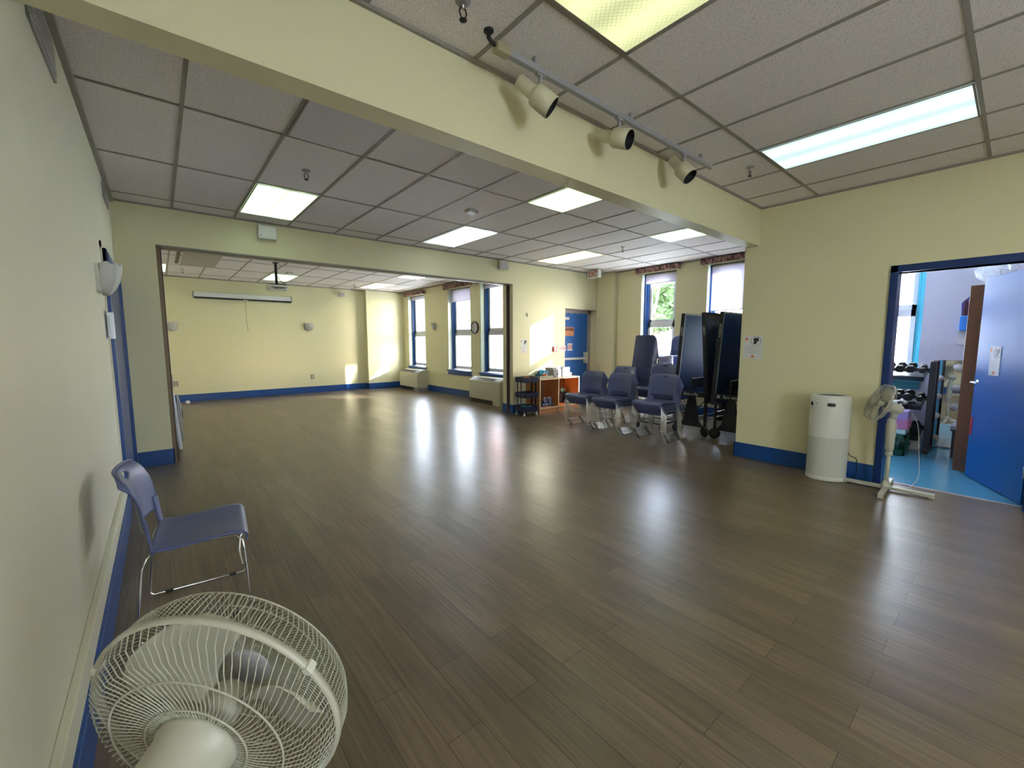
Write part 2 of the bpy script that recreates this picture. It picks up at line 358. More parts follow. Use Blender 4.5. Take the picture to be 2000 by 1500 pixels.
struct('baseboard_window_main', MB().box((8.105, 2.21, 0), (8.12, 5.96, .18), blue), bevel=.003)
struct('trim_1', MB().box((.045, YH+.05, 0), (.080, YH+.22, 2.575), brown).box((.080, YH+.09, 0), (.092, YH+.19, 2.575), dbrown), bevel=.003)
struct('trim_2', MB().box((5.385, YH+.10, 0), (5.42, YH+.16, 2.575), dbrown), bevel=.002)
struct('trim_3', MB().box((.045, YH+.10, 2.562), (5.42, YH+.20, 2.582), mat('track_tan', (.30, .27, .19), .5)).box((.045, YH-.004, 2.568), (5.42, YH+.02, 2.582), tee))
struct('trim_4', MB().box((XL, 2.21, H-.035), (XL+.03, YH, H-.001), tee))     # wall angle of the grid
struct('trim_5', MB().box((XL, YH-.02, H-.02), (7.99, YH, H-.001), tee).box((XL, 2.21, H-.02), (XM, 2.225, H-.001), tee).box((XM-.015, 2.21, H-.02), (XM, 5.96, H-.001), tee))
struct('trim_6', MB().box((XL, 2.045, H-.02), (XW, 2.065, H-.001), tee).box((XW-.02, -3.6, H-.02), (XW, 2.05, H-.001), tee).box((XL, -3.6, H-.02), (XL+.02, 2.05, H-.001), tee))
struct('trim_7', MB().box((XL, YF-.02, H-.02), (4.9, YF, H-.001), tee).box((6.08, 6.78, H-.02), (6.1, 12.75, H-.001), tee).box((4.9, 12.73, H-.02), (6.1, 12.75, H-.001), tee))
# ceiling grids (surface pattern of the ceiling)
def tees(name, x0, x1, y0, y1, xs, ys, skip=None):
    mb = MB(); w = .012
    for x in xs:
        if x0 < x < x1: mb.box((x-w, y0, H-.006), (x+w, y1, H-.0005), tee)
    for y in ys:
        if y0 < y < y1: mb.box((x0, y-w, H-.0055), (x1, y+w, H-.0005), tee)
    o = mb.build(name, ceil); return o
tees('ceiling_grid_near', XL, XW, -3.6, 2.06, [2.06+.61*k for k in range(-5, 7)], [1.505, .275, -.955, -2.185, -3.4])
tees('ceiling_grid_main', XL, XM, 2.21, YH, [.22+.61*k for k in range(14)], [6.13, 4.905, 3.68, 2.46])
tees('ceiling_grid_back', XL, 6.1, YH+.32, YF, [.24+.61*k for k in range(11)], [12.27, 11.04, 9.82, 8.60, 7.38])

# ------------------------------------------------------------------ ceiling lights
def panel(x0, y0, m, label, cat='ceiling light', x1=None, y1=None):
    x1 = x1 or x0+.61; y1 = y1 or y0+1.225
    t = thing('ceiling_light', label, cat, ((x0+x1)/2, (y0+y1)/2, H-.02), 0, 'recessed ceiling light panels')
    hx, hy = (x1-x0)/2-.012, (y1-y0)/2-.012
    MB().box((-hx, -hy, .010), (hx, hy, .0185), m).build('diffuser', t)
    f = MB()
    for a, b in (((-hx, -hy), (hx, -hy+.012)), ((-hx, hy-.012), (hx, hy)), ((-hx, -hy), (-hx+.012, hy)), ((hx-.012, -hy), (hx, hy))):
        f.box((a[0], a[1], .008), (b[0], b[1], .019), tee)
    f.build('frame', t); return t
panel(1.45, .275, em_y, 'yellow-green prismatic ceiling light cut off by the top edge of the photo')
panel(3.89, .275, em_b, 'long pale blue ceiling light at upper right near the doorway wall')
panel(.83, 4.905, em_g, 'bright greenish ceiling light above the small white speaker on the left')
panel(.83, 2.46, offpanel, 'unlit grey ribbed ceiling light panel behind the yellow beam', y1=3.68)
panel(3.27, 2.46, em_g, 'pale green ceiling light partly hidden behind the middle of the beam', y1=3.68)
panel(3.27, 4.905, em_c, 'white ceiling light nearest the smoke detector in the main room')
panel(5.71, 4.905, em_w, 'warm yellow-white ceiling light nearest the EXIT sign')
panel(5.71, 2.46, em_g, 'greenish ceiling light behind the right end of the beam', y1=3.68)
panel(2.07, 11.04, em_g, 'greenish ceiling light behind the projector in the back room')
panel(4.51, 11.04, em_w, 'warm yellow ceiling light farthest away near the back room corner')
panel(4.51, 8.60, em_w, 'yellow ceiling light in the back room, cut by the header of the opening')
panel(-.31, 11.04, em_w, 'small bright bit of ceiling light at the left edge of the wide opening', x1=.24)
struct('window_7', MB().box((.9, -3.78, .9), (1.9, -3.774, 2.5), glass).box((.9, -3.8, 1.68), (1.9, -3.75, 1.74), sash).box((.9, -3.8, .9), (.95, -3.75, 2.5), sash).box((1.85, -3.8, .9), (1.9, -3.75, 2.5), sash))  # added unseen window, lets fill daylight into the near room
em_fill = emat('panel_unseen_fill', (1.0, 1.0, .76), 2.8)  # for two added panels out of view that brighten the near room
panel(3.28, -2.185, em_fill, 'added fill light panel behind the camera, out of view')
panel(.84, -2.185, em_fill, 'added fill light panel behind the camera at left, out of view')
# gym light
t = thing('ceiling_light', 'ceiling light of the exercise room', 'ceiling light', (6.9, .4, H-.03))
MB().box((-.3, -.6, 0), (.3, .6, .028), em_c).build('diffuser', t)

# ------------------------------------------------------------------ windows
def window(n, x, y0, y1, z0, z1, zs, trimm=blue, gl=glass, depth=.32, sillm=blue, topcol=reveal):
    """opening on the plane X=x, room at smaller X; frame set back in the reveal"""
    t = bpy.data.objects.new('window_%d' % n, None); COL.objects.link(t); t.location = (x, (y0+y1)/2, z0); t['kind'] = 'structure'
    w = (y1-y0)/2; h = z1-z0; zs -= z0
    f = MB(); xf = .16; c = .05
    for s in (-1, 1):
        a, b = sorted((s*w, s*(w-c))); f.box((xf-.05, a, .01), (xf+.06, b, h), trimm)
        a, b = sorted((s*(w-c), s*(w-c-.025))); f.box((xf-.02, a, .01), (xf+.06, b, h), trimm)
        a, b = sorted((s*(w-c-.025), s*(w-c-.04))); f.box((xf+.005, a, .01), (xf+.06, b, h), trimm)
    f.box((xf-.05, -w, h-.05), (xf+.06, w, h), trimm); f.build('frame', t, bevel=.003)
    l = MB()
    for s in (-1, 1):
        a, b = sorted((s*w, s*(w-.004))); l.box((.0, a, 0), (xf-.05, b, h), topcol)
    l.build('jamb_lining', t)
    g = w-c-.04
    for nm, za, zb, xo in (('upper_sash', zs+.0, h-.05, .085), ('lower_sash', .02, zs+.05, .055)):
        s_ = MB(); xo += xf-.06; b = .055; br = .09 if nm == 'lower_sash' else .12
        s_.box((xo, -g, za), (xo+.035, g, za+br), sash).box((xo, -g, zb-.06 if nm == 'upper_sash' else zb-.10), (xo+.035, g, zb), sash)
        s_.box((xo, -g, za), (xo+.035, -g+b, zb), sash).box((xo, g-b, za), (xo+.035, g, zb), sash)
        so_ = s_.build(nm, t, bevel=.003)
        MB().box((xo+.015, -g+b, za+br), (xo+.019, g-b, zb-(.06 if nm == 'upper_sash' else .10)), gl).build('pane', so_)
    si = MB().box((-.05, -w-.05, -.035), (0, w+.05, 0), sillm).box((0, -w, -.035), (.13, w, .008), sillm).box((-.02, -w-.03, -.13), (0, w+.03, -.035), sillm)
    si.build('sill', t, bevel=.006)
    return t
window(1, XM, 4.53, 5.33, .80, 2.90, 1.80)
window(2, XM, 3.08, 3.90, .80, 2.90, 1.80)
window(3, 6.10, 11.33, 12.39, .69, 2.86, 1.66)
window(4, 6.10, 8.94, 10.02, .69, 2.86, 1.66)
window(5, 6.10, 7.42, 8.50, .69, 2.86, 1.66)
window(6, XM, .87, 1.75, .91, 2.75, 1.85, teal, frosted, sillm=teal, topcol=gymw)
def shade(x, y0, y1, ztop, zb, label):
    t = thing('roller_shade', label, 'window shade', (x, (y0+y1)/2, ztop), 0, 'white roller shades in the windows'); w = (y1-y0)/2
    MB().box((0, -w, zb-ztop), (.002, w, 0), shadem).build('cloth', t)
    MB().tube([(0, -w, zb-ztop), (0, w, zb-ztop)], .008, offw).build('hem_bar', t)
    MB().tube([(0.02, -w, 0), (0.02, w, 0)], .022, offw, 12).build('roller', t)
shade(8.19, 4.56, 5.27, 2.86, 2.68, 'short white roller shade at the top of the tall window above the stacked chairs')
shade(8.19, 3.11, 3.84, 2.86, 2.03, 'long white roller shade pulled down above the folded table tennis tables')
shade(6.20, 11.36, 12.36, 2.83, 2.74, 'roller shade barely showing at the top of the farthest back room window')
shade(6.20, 8.97, 9.99, 2.83, 2.52, 'white roller shade lowest of the back room, in the middle window left of the clock')
shade(6.20, 7.45, 8.47, 2.83, 2.74, 'roller shade rolled up at the top of the window right of the clock')
def valance(x, y0, y1, z0, z1, label):
    t = thing('valance', label, 'window valance', (x, (y0+y1)/2, z0), 0, 'gathered floral valances'); w = (y1-y0)/2; h = z1-z0
    mb = MB(); N = 90
    def fn(u, v):
        y = -w+2*w*u; return (-.11+.006*math.sin(u*95)+.004*math.sin(u*41+2)+(.004*math.sin(u*60)*(1-v)), y, h*v-(.004*math.sin(u*130))*(1-v))
    mb.grid(fn, N, 3, valm)
    for s in (-1, 1): mb.grid(lambda u, v: (-.11+.11*u, s*w+.003*math.sin(u*30), h*v), 8, 2, valm)
    mb.build('gathered_cloth', t, solid=.004)
    MB().box((-.10, -w+.005, h-.015), (0, w-.005, h-.003), palewood).build('mounting_board', t)
valance(XM, 4.45, 5.42, 2.90, 3.005, 'gathered floral valance over the window above the stacked chairs')
valance(XM, 3.0, 3.99, 2.90, 3.005, 'gathered floral valance over the window above the table tennis tables')
valance(6.10, 11.25, 12.48, 2.85, 2.965, 'gathered floral valance farthest away, in the back room corner')
valance(6.10, 8.86, 10.10, 2.85, 2.965, 'gathered floral valance over the middle window of the back room')
valance(6.10, 7.34, 8.58, 2.85, 2.965, 'gathered floral valance just right of the clock, cut by the header')

# ------------------------------------------------------------------ doors of the shell
def leftdoor():
    t = bpy.data.objects.new('door_1', None); COL.objects.link(t); t.location = (XL, 5.6, 0); t['kind'] = 'structure'
    f = MB().box((0, -.86, 0), (.035, -.74, 2.21), blue).box((0, .74, 0), (.035, .85, 2.21), blue).box((0, -.86, 2.09), (.035, .85, 2.21), blue)
    f.build('frame', t, bevel=.004)
    MB().box((0, -.74, .01), (.012, .74, 2.09), dblue).build('leaf', t)
    MB().box((0, -.89, 0), (.012, -.86, 2.26), leftp).box((0, -.89, 2.21), (.012, .855, 2.26), leftp).build('casing', t)
leftdoor()
def exitdoor():
    t = bpy.data.objects.new('door_2', None); COL.objects.link(t); t.location = (7.455, YH+.15, 0); t['kind'] = 'structure'
    w = .525; tm = mat('door_frame_taupe', (.36, .31, .31), .45)
    MB().box((-w, 0, 0), (-w+.09, .08, 2.18), tm).box((w-.10, 0, 0), (w, .08, 2.18), tm).box((-w, 0, 2.10), (w, .08, 2.18), tm).build('frame', t, bevel=.004)
    lf = MB().box((-w+.09, .02, .005), (w-.10, .065, 2.10), doorblue).build('leaf', t, bevel=.002)
    MB().box((-.42, -.055, 1.03), (.30, -.02, 1.08), offw).box((-.42, -.02, 1.04), (.30, .02, 1.07), steel).build('panic_bar', t, bevel=.008)
    MB().box((.29, -.07, .94), (.375, .02, 1.20), offw).build('panic_bar_latch_case', t, bevel=.015)
    MB().box((-.44, -.03, 1.94), (-.25, .02, 2.0), offw).build('door_closer', t, bevel=.01)
    for x in (-.33, -.15, .06): MB().box((x, .0, 2.085), (x+.02, .02, 2.105), white).build('weatherstrip_clip', t)
exitdoor()
def gymdoor():
    t = bpy.data.objects.new('door_3', None); COL.objects.link(t); t.location = (XW, .335, 0); t['kind'] = 'structure'
    MB().box((-.02, .46, 0), (.17, .52, 2.185), dblue).box((-.02, -.55, 0), (.17, -.465, 2.185), dblue).box((-.02, -.55, 2.117), (.17, .52, 2.185), dblue).build('frame', t, bevel=.004)
    # leaf swung into the exercise room
    M = Matrix.Translation((.20, -.455, 0)) @ Matrix.Rotation(R(24.9), 4, 'Z')
    MB().box((0, -.045, .01), (.915, 0, 2.10), doorblue, M).build('leaf', t, bevel=.002)
    k = MB(); k.tube([M @ Vector((.845, 0, 1.02)), M @ Vector((.845, .05, 1.02))], .012, chrome, 10); k.tube([M @ Vector((.845, .05, 1.02)), M @ Vector((.80, .058, 1.022)), M @ Vector((.74, .055, 1.02))], [.014, .011, .009], chrome, 10)
    k.lathe([(.028, 0), (.028, .008), (.02, .012)], chrome, M @ Matrix.Translation((.845, 0, 1.02)) @ Matrix.Rotation(R(-90), 4, 'X'), 16); k.build('lever_handle', t)
    MB().box((.865, 0, .46), (.90, .006, .65), red, M).build('edge_pull_tag', t)
    k = MB()
    for z in (.25, 1.05, 1.85): k.tube([M @ Vector((-.008, .004, z)), M @ Vector((-.008, .004, z+.1))], .007, steel)
    k.build('hinge', t)
    return M
DM = gymdoor()
struct('trim_8', MB().box((XW+.13, -.13, -.0), (XW+.17, .80, .004), greyp))

# ------------------------------------------------------------------ wall and ceiling fixtures
def sprinkler(x, y, label):
    t = thing('sprinkler', label, 'fire sprinkler', (x, y, H), 0, 'ceiling sprinklers')
    MB().lathe([(.036, 0), (.034, -.006), (.012, -.008)], greyp, None, 16).build('escutcheon', t)
    m = MB().tube([(0, 0, 0), (0, 0, -.035)], .009, steel, 8)
    m.tube([(.012, 0, -.03), (.02, 0, -.05), (.01, 0, -.072), (0, 0, -.078)], .0035, black, 6).tube([(-.012, 0, -.03), (-.02, 0, -.05), (-.01, 0, -.072), (0, 0, -.078)], .0035, black, 6)
    m.lathe([(.001, -.078), (.018, -.08), (.018, -.083), (.001, -.085)], black, None, 12); m.build('head', t)
sprinkler(1.139, 4.30, 'ceiling sprinkler between the unlit ribbed panel and the lit panel on the left')
sprinkler(6.03, 4.34, 'ceiling sprinkler in front of the tall windows of the main room')
sprinkler(4.20, 1.67, 'ceiling sprinkler at the end of the spotlight track')
sprinkler(1.18, 1.76, 'ceiling sprinkler cut off by the top edge of the photo')
sprinkler(.49, 11.6, 'ceiling sprinkler at the far left of the back room')
sprinkler(4.24, 11.84, 'ceiling sprinkler above the far wall near the small white speaker')
def smoke(x, y, label, s=1):
    t = thing('smoke_detector', label, 'smoke detector', (x, y, H), R(12), 'smoke detectors')
    MB().box((-.07*s, -.05*s, -.035), (.07*s, .05*s, 0), offw).build('body', t, bevel=.012)
    MB().box((.02, -.051*s, -.022), (.05, -.049*s, -.016), ink).build('vent_slot', t)
smoke(2.98, 4.32, 'small off-white smoke detector on the main room ceiling')
smoke(2.37, 10.68, 'small smoke detector near the projector in the back room')
def ceilvent(x, y, label):
    t = thing('ceiling_vent', label, 'air vent', (x, y, H)); m = MB().box((-.20, -.09, -.01), (.20, .09, 0), offw); m.build('frame', t)
    m = MB()
    for k in range(5): m.box((-.17, -.07+.03*k, -.0115), (.17, -.058+.03*k, -.010), black)
    m.build('slot', t)
ceilvent(3.62, 9.35, 'small slotted vent in the back room ceiling')
t = thing('ceiling_vent', 'black slot in the back room ceiling at upper left of the opening', 'air vent', (.37, 10.0, H))
MB().box((-.025, -.8, -.012), (.025, .8, 0), black).build('slot', t); MB().box((-.03, -.81, -.008), (.03, .81, 0), greyp).build('frame', t)
t = thing('ceiling_access_panel', 'flat grey-beige patch on the back room ceiling beside the black slot', 'ceiling panel', (.72, 10.1, H))
MB().box((-.28, -.9, -.012), (.28, .9, 0), mat('plain_board', (.42, .38, .32), .7)).build('board', t)
# wall vents high on left wall
def wallvent(y0, y1, z0, z1, label):
    t = thing('wall_vent', label, 'air vent', (XL, (y0+y1)/2, z0)); w = (y1-y0)/2; h = z1-z0
    MB().box((0, -w, 0), (.012, w, h), greyp).build('frame', t, bevel=.003); m = MB()
    for k in range(7): m.box((.012, -w+.02, .02+k*(h-.04)/7), (.016, w-.02, .02+(k+.6)*(h-.04)/7), steel)
    m.build('louvre', t)
wallvent(2.55, 3.12, 2.72, 2.93, 'grey louvred vent high on the left wall next to the beam')
wallvent(5.55, 6.03, 2.80, 2.95, 'louvred vent high on the left wall in the far corner')
def speaker(x, y, z, w, h, d, label, wallm, face=(0, -1, 0), rzz=0):
    t = thing('wall_speaker', label, 'speaker', (x, y, z), rzz, 'small white wall speakers')
    MB().box((-w/2, -d, -h/2), (w/2, -.03, h/2), white, Matrix.Rotation(R(6), 4, 'X')).build('cabinet', t, bevel=.012)
    MB().box((-w/2+.01, -d-.003, -h/2+.01), (w/2-.01, -d, h/2-.01), paper, Matrix.Rotation(R(6), 4, 'X')).build('grille', t)
    MB().box((-.03, -.04, -.03), (.03, 0, .03), greyp).build('bracket', t)
    MB().box((-w/2+.025, -d-.005, -h/2+.03), (-w/2+.033, -d-.003, -h/2+.045), ink, Matrix.Rotation(R(6), 4, 'X')).build('badge', t)
speaker(1.18, YH, 2.885, .215, .17, .11, 'small white speaker on the header wall above the left end of the wide opening', cream)
speaker(5.17, YH, 2.90, .19, .14, .15, 'small white speaker on the header wall above the right end of the wide opening', cream, rzz=R(-30))
speaker(4.27, YF, 2.84, .16, .11, .12, 'small white speaker high on the far wall of the back room', cream, rzz=R(-25))
def sconce(x, y, z, rz, label, w=.24, h=.21, d=.13):
    t = thing('wall_sconce', label, 'wall lamp', (x, y, z), rz, 'white fluted wall sconces')   # local -Y out of the wall
    def fn(u, v):
        a = math.pi*u; f = 1+.035*math.cos(a*11); tp = math.sin(min(1, (v*.93+.07)**.62)*math.pi/2)
        return (w/2*math.cos(a)*f*tp, -d*math.sin(a)**.8*f*tp-.02 if 0 < u < 1 else -.02, h*v+.008*math.cos(a*11)*v)
    MB().grid(fn, 44, 10, sconcem).build('fluted_shade', t, solid=.006)
    MB().box((-w/2+.005, -.022, .02), (w/2-.005, 0, h-.01), offw).build('back_plate', t)
sconce(XL, 4.28, 1.80, R(90), 'large fluted white wall sconce on the left wall beside the blue door frame', .25, .22, .115)
sconce(.25, YF, 1.72, 0, 'fluted white sconce on the far wall left of the projection screen')
sconce(3.30, YF, 1.77, 0, 'fluted white sconce on the far wall right of the projection screen')
sconce(6.10, 10.75, 1.80, R(-90), 'fluted white sconce between the two farthest back room windows', .2, .18, .08)
# holder beside left door
t = thing('document_holder', 'clear document holder with a printed sheet on the left wall beside the blue door', 'document holder', (XL, 4.62, 1.50))
MB().box((.012, -.08, 0), (.018, .10, .19), paper).build('sheet', t); MB().box((.0, -.10, -.01), (.006, .12, .20), greyp).box((.04, -.10, -.01), (.044, .12, .20), glass).box((0, .115, -.01), (.044, .12, .2), steel).box((0, -.10, -.014), (.044, .12, -.01), steel).build('holder', t)
m = MB(); [m.box((.018, -.07, .165-.014*k), (.0186, .08, .169-.014*k), ink) for k in range(11)]; m.build('print', t)
# clock
t = thing('wall_clock', 'round black-rimmed wall clock with white face between back room windows', 'clock', (6.10, 8.72, 1.80), R(-90))
A = Matrix.Rotation(R(90), 4, 'X')
MB().lathe([(.15, 0), (.158, .02), (.155, .045), (.142, .05), (.14, .035)], black, A, 40, caps=False).build('rim', t)
MB().lathe([(.001, .02), (.143, .02)], white, A, 40, caps=False).build('face', t)
for i in range(12): MB().box((-.004, -.042, .118), (.004, -.040, .135), ink, Matrix.Rotation(R(30*i), 4, 'Y')).build('hour_mark', t)
for i in range(12):
    a = R(30*i); n_ = 12 if i == 0 else i
    txt(str(n_), .028, ink, t, Matrix.Translation((math.sin(a)*.098, -.041, math.cos(a)*.098)) @ Matrix.Rotation(R(90), 4, 'X'), 'numeral')
MB().box((-.006, -.044, -.01), (.006, -.042, .075), ink, Matrix.Rotation(R(272), 4, 'Y')).build('hour_hand', t)
MB().box((-.004, -.047, -.015), (.004, -.045, .11), ink, Matrix.Rotation(R(195), 4, 'Y')).build('minute_hand', t)
# EXIT sign
t = thing('exit_sign', 'illuminated EXIT sign hanging from the ceiling near the blue exit door', 'exit sign', (7.45, 6.085, 2.835), R(-90))
MB().box((-.15, -.05, 0), (.15, .05, .165), offw).build('housing', t, bevel=.006)
MB().box((-.140, -.0515, .012), (.140, -.0495, .153), mat('exit_face', (.62, .55, .50), .4)).build('face_panel', t)
txt('EXIT', .165, mat('exit_red', (.28, .03, .04), .4), t, Matrix.Translation((0, -.0525, .080)) @ Matrix.Rotation(R(90), 4, 'X'), bold=.003, sx=.72)
MB().box((-.09, -.03, .165), (.09, .03, .184), black).build('canopy', t)
# projector
t = thing('projector', 'white projector hanging on a black pole from the back room ceiling', 'projector', (1.88, 9.56, 2.48))
MB().box((-.17, -.14, 0), (.17, .14, .10), offw).build('body', t, bevel=.015)
MB().tube([(0, 0, .11), (0, 0, H-2.48)], .024, black, 12).build('pole', t)
MB().box((-.13, -.10, .10), (.13, .10, .112), black).lathe([(.06, .53), (.06, .54)], black, None, 16).build('mount_plate', t)
k = MB(); [k.box((-.12+.035*i, -.1415, .03), (-.10+.035*i, -.14, .06), ink) for i in range(7)]; k.build('port', t)
MB().tube([(.02, -.03, .26), (.06, -.06, .18), (.14, -.12, .12), (.15, -.14, .05), (.08, -.15, .04), (-.06, -.15, .03)], .006, black, 6).build('cable', t)
# screen
t = thing('projection_screen', 'long white roll-up projection screen case with black bottom bar on the far wall', 'projection screen', (1.79, YF, 2.52))
MB().box((-1.085, -.10, .04), (1.085, -.005, .155), white).build('case', t, bevel=.012)
MB().box((-1.07, -.085, 0), (1.07, -.045, .042), black).build('slat', t)
MB().box((-1.09, -.10, .03), (-1.06, -.005, .165), greyp).box((1.06, -.10, .03), (1.09, -.005, .165), greyp).build('end_cap', t)
MB().box((-.05, -.09, -.004), (.05, -.04, .014), white).build('handle', t)
MB().tube([(0, -.06, 0), (.005, -.05, -.2), (-.004, -.05, -.5), (.02, -.05, -.78)], .004, brown, 5).build('pull_cord', t)
# outlets
for x, lab in ((.25, 'grey electrical outlet on the far wall at left, above the baseboard'), (3.33, 'grey electrical outlet on the far wall at right, above the baseboard')):
    t = thing('electrical_outlet', lab, 'outlet', (x, YF, .46), 0, 'far wall outlets')
    MB().box((-.045, -.008, -.06), (.045, 0, .06), mat('outlet_plate', (.25, .22, .16), .4)).build('plate', t, bevel=.003)
    MB().box((-.02, -.011, .008), (.02, -.008, .035), offw).box((-.02, -.011, -.035), (.02, -.008, -.008), offw).build('socket', t)
# track lights
t = thing('light_track', 'grey ceiling light track running along the yellow beam', 'light track', (2.6, 1.83, H-.075))
MB().box((-1.10, -.017, 0), (1.19, .017, .035), greyp).build('rail', t, bevel=.003)
MB().box((-1.18, -.024, -.008), (-1.09, .024, .038), mat('beige_feed', (.36, .33, .20), .5)).build('feed_box', t, bevel=.006)
for x in (-.9, 0, 1.0): MB().box((x-.012, -.012, .035), (x+.012, .012, .0745), greyp).build('ceiling_clip', t)
MB().tube([(-1.17, 0, .02), (-1.20, 0, .025), (-1.22, .0, .04), (-1.22, 0, .074)], .011, black, 8).lathe([(.026, .068), (.026, .0745)], black, Matrix.Translation((-1.22, 0, 0)), 12).build('conduit', t)
def spot(x, d, label, on=0):
    t = thing('track_spotlight', label, 'spotlight', (x, 1.83, H-.075), 0, 'beige track spotlights')
    MB().tube([(0, 0, 0), (0, 0, -.085)], .013, greyp, 10).box((-.03, -.012, -.012), (.03, .012, .0), greyp).build('stem', t)
    d = Vector(d).normalized(); Mx = axisM(Vector((0, 0, -.125))-d*.03, d)
    MB().lathe([(.001, -.125), (.036, -.125), (.039, -.118), (.039, -.025), (.040, -.02), (.056, -.012), (.062, .002), (.063, .115), (.060, .115), (.058, .03)], offw2, Mx, 28, caps=False).build('lamp_head', t)
    MB().lathe([(.0595, .113), (.055, .03), (.001, .028)], black, Mx, 28, caps=False).build('baffle', t)
    MB().lathe([(.001, .062), (.028, .060), (.040, .05), (.046, .03)], greyp, Mx, 24, caps=False).build('bulb', t)
offw2 = mat('beige_lamp_enamel', (.56, .53, .36), .4)
spot(1.74, (.59, -.51, -.60), 'beige track spotlight nearest the camera, its dark opening turned edge-on')
spot(2.47, (.20, -.91, -.38), 'middle beige track spotlight of the three, bulb visible')
spot(3.33, (.045, -.67, -.75), 'farthest beige track spotlight, pointing down toward the camera')

# ------------------------------------------------------------------ notices
def lines(m, x0, x1, z0, n, dz, mt, M, th=.0022):
    for k in range(n): m.box((x0, -.0018, z0-k*dz-th), (x1-(.25*(x1-x0) if k % 3 == 2 else 0), -.0012, z0-k*dz), mt, M)
def rooster(label, M, name='notice_sheet', w=.215, h=.28):
    t = thing(name, label, 'paper notice'); t.matrix_world = M      # local X right, Z up, -Y out of the wall
    MB().box((-w/2, -.0012, 0), (w/2, 0, h), paper).build('sheet', t)
    r = MB().lathe([(.058, 0), (.058, .0008), (.0545, .0008), (.0545, 0)], ink, Matrix.Translation((.03, -.0012, h-.065)) @ Matrix.Rotation(R(90), 4, 'X'), 32, caps=False); r.build('printed_ring', t)
    b = MB().prism([(-.012, .04), (.012, .036), (.03, .042), (.034, .0), (.01, -.01), (.012, -.03), (-.02, -.038), (-.028, -.03), (-.02, 0), (-.03, .02)], 0, .0008, ink, Matrix.Translation((.03, -.0012, h-.065)) @ Matrix.Rotation(R(90), 4, 'X')); b.build('printed_picture', t)
    d = MB()
    for cx, cz in ((-.075, h-.04), (.0, .028)): d.prism([(0, .02), (.02, 0), (0, -.02), (-.02, 0)], 0, .0008, orange, Matrix.Translation((cx, -.0012, cz)) @ Matrix.Rotation(R(90), 4, 'X'))
    d.build('orange_diamond', t)
    l = MB(); lines(l, -.09, .09, h-.135, 7, .013, greyp, Matrix.Identity(4)); l.build('printed_text', t)
    return t
rooster('paper notice with a ringed picture and orange diamonds at the end of the yellow wall', Matrix.Translation((XW, 2.075, 1.24)) @ Matrix.Rotation(R(-90), 4, 'Z'))
rooster('paper notice with a small picture on the wall left of the sunlit patch', Matrix.Translation((5.715, YH, 1.22)), w=.17)
t = rooster('crumpled paper notice taped on the open blue door', DM0 := Matrix.Translation((0, 0, 0)), w=.17, h=.29)
# door leaf faces the camera on its +Y side (local), paper's -Y must point that way
t.matrix_world = Matrix.Translation((XW, .335, 0)) @ DM @ Matrix.Translation((.60, .001, 1.11)) @ Matrix.Rotation(R(180), 4, 'Z')
def redsheet(x, z, w, h, label, y=YH, head='FIRE', body=None, colr=red, bgm=paper):
    t = thing('notice_sheet', label, 'paper notice', (x, y, z))
    MB().box((-w/2, -.0012, 0), (w/2, 0, h), bgm).build('sheet', t)
    MB().box((-w/2+.006, -.0018, h*.25), (w/2-.006, -.0012, h*.75), colr).build('red_band', t)
    m = MB(); [m.box((-w/2+.02+i*(w-.04)/6, -.0022, h*.3), (-w/2+.02+(i+.5)*(w-.04)/6, -.0018, h*.7), bgm) for i in range(6)]; m.build('white_print', t)
    l = MB(); lines(l, -w/2+.01, w/2-.01, h*.95, 2, .012, ink, Matrix.Identity(4)); lines(l, -w/2+.01, w/2-.01, h*.18, 1, .012, ink, Matrix.Identity(4)); l.build('printed_text', t)
redsheet(6.88, 1.245, .17, .115, 'small red and white notice on the wall just left of the exit door')
redsheet(7.28, 1.24, .17, .17, 'red and white notice on the blue exit door below the orange sign', y=YH+.169)
t = thing('door_sign', 'orange warning sign on the blue exit door', 'sign', (7.24, YH+.169, 1.58))
MB().box((-.18, -.003, 0), (.17, 0, .20), orange).build('board', t); MB().box((-.16, -.004, .12), (.15, -.003, .175), ink).box((-.16, -.004, .015), (.15, -.003, .10), mat('orange_light', (.8, .32, .12), .5)).build('printed_panel', t)
m = MB(); lines(m, -.14, .13, .165, 3, .016, orange, Matrix.Translation((0, -.003, 0)), .004); lines(m, -.14, .13, .09, 5, .015, ink, Matrix.Translation((0, -.003, 0)), .003); m.build('printed_text', t)
t = thing('fire_alarm_station', 'small red fire alarm pull station on the wall in the sunlit patch', 'fire alarm', (6.60, YH, 1.23))
MB().box((-.05, -.035, 0), (.05, 0, .12), red).build('body', t, bevel=.006); MB().box((-.035, -.045, .035), (.035, -.035, .06), white).build('pull_bar', t, bevel=.003)
t = thing('wall_hook', 'small dark hook on the wall right of the wide opening', 'hook', (5.79, YH, 1.99))
MB().tube([(0, -.004, .05), (0, -.006, 0), (0, -.02, -.03), (0, -.035, -.02)], .005, ink, 6).box((-.02, -.006, .0), (.02, 0, .012), ink).build('hook', t)

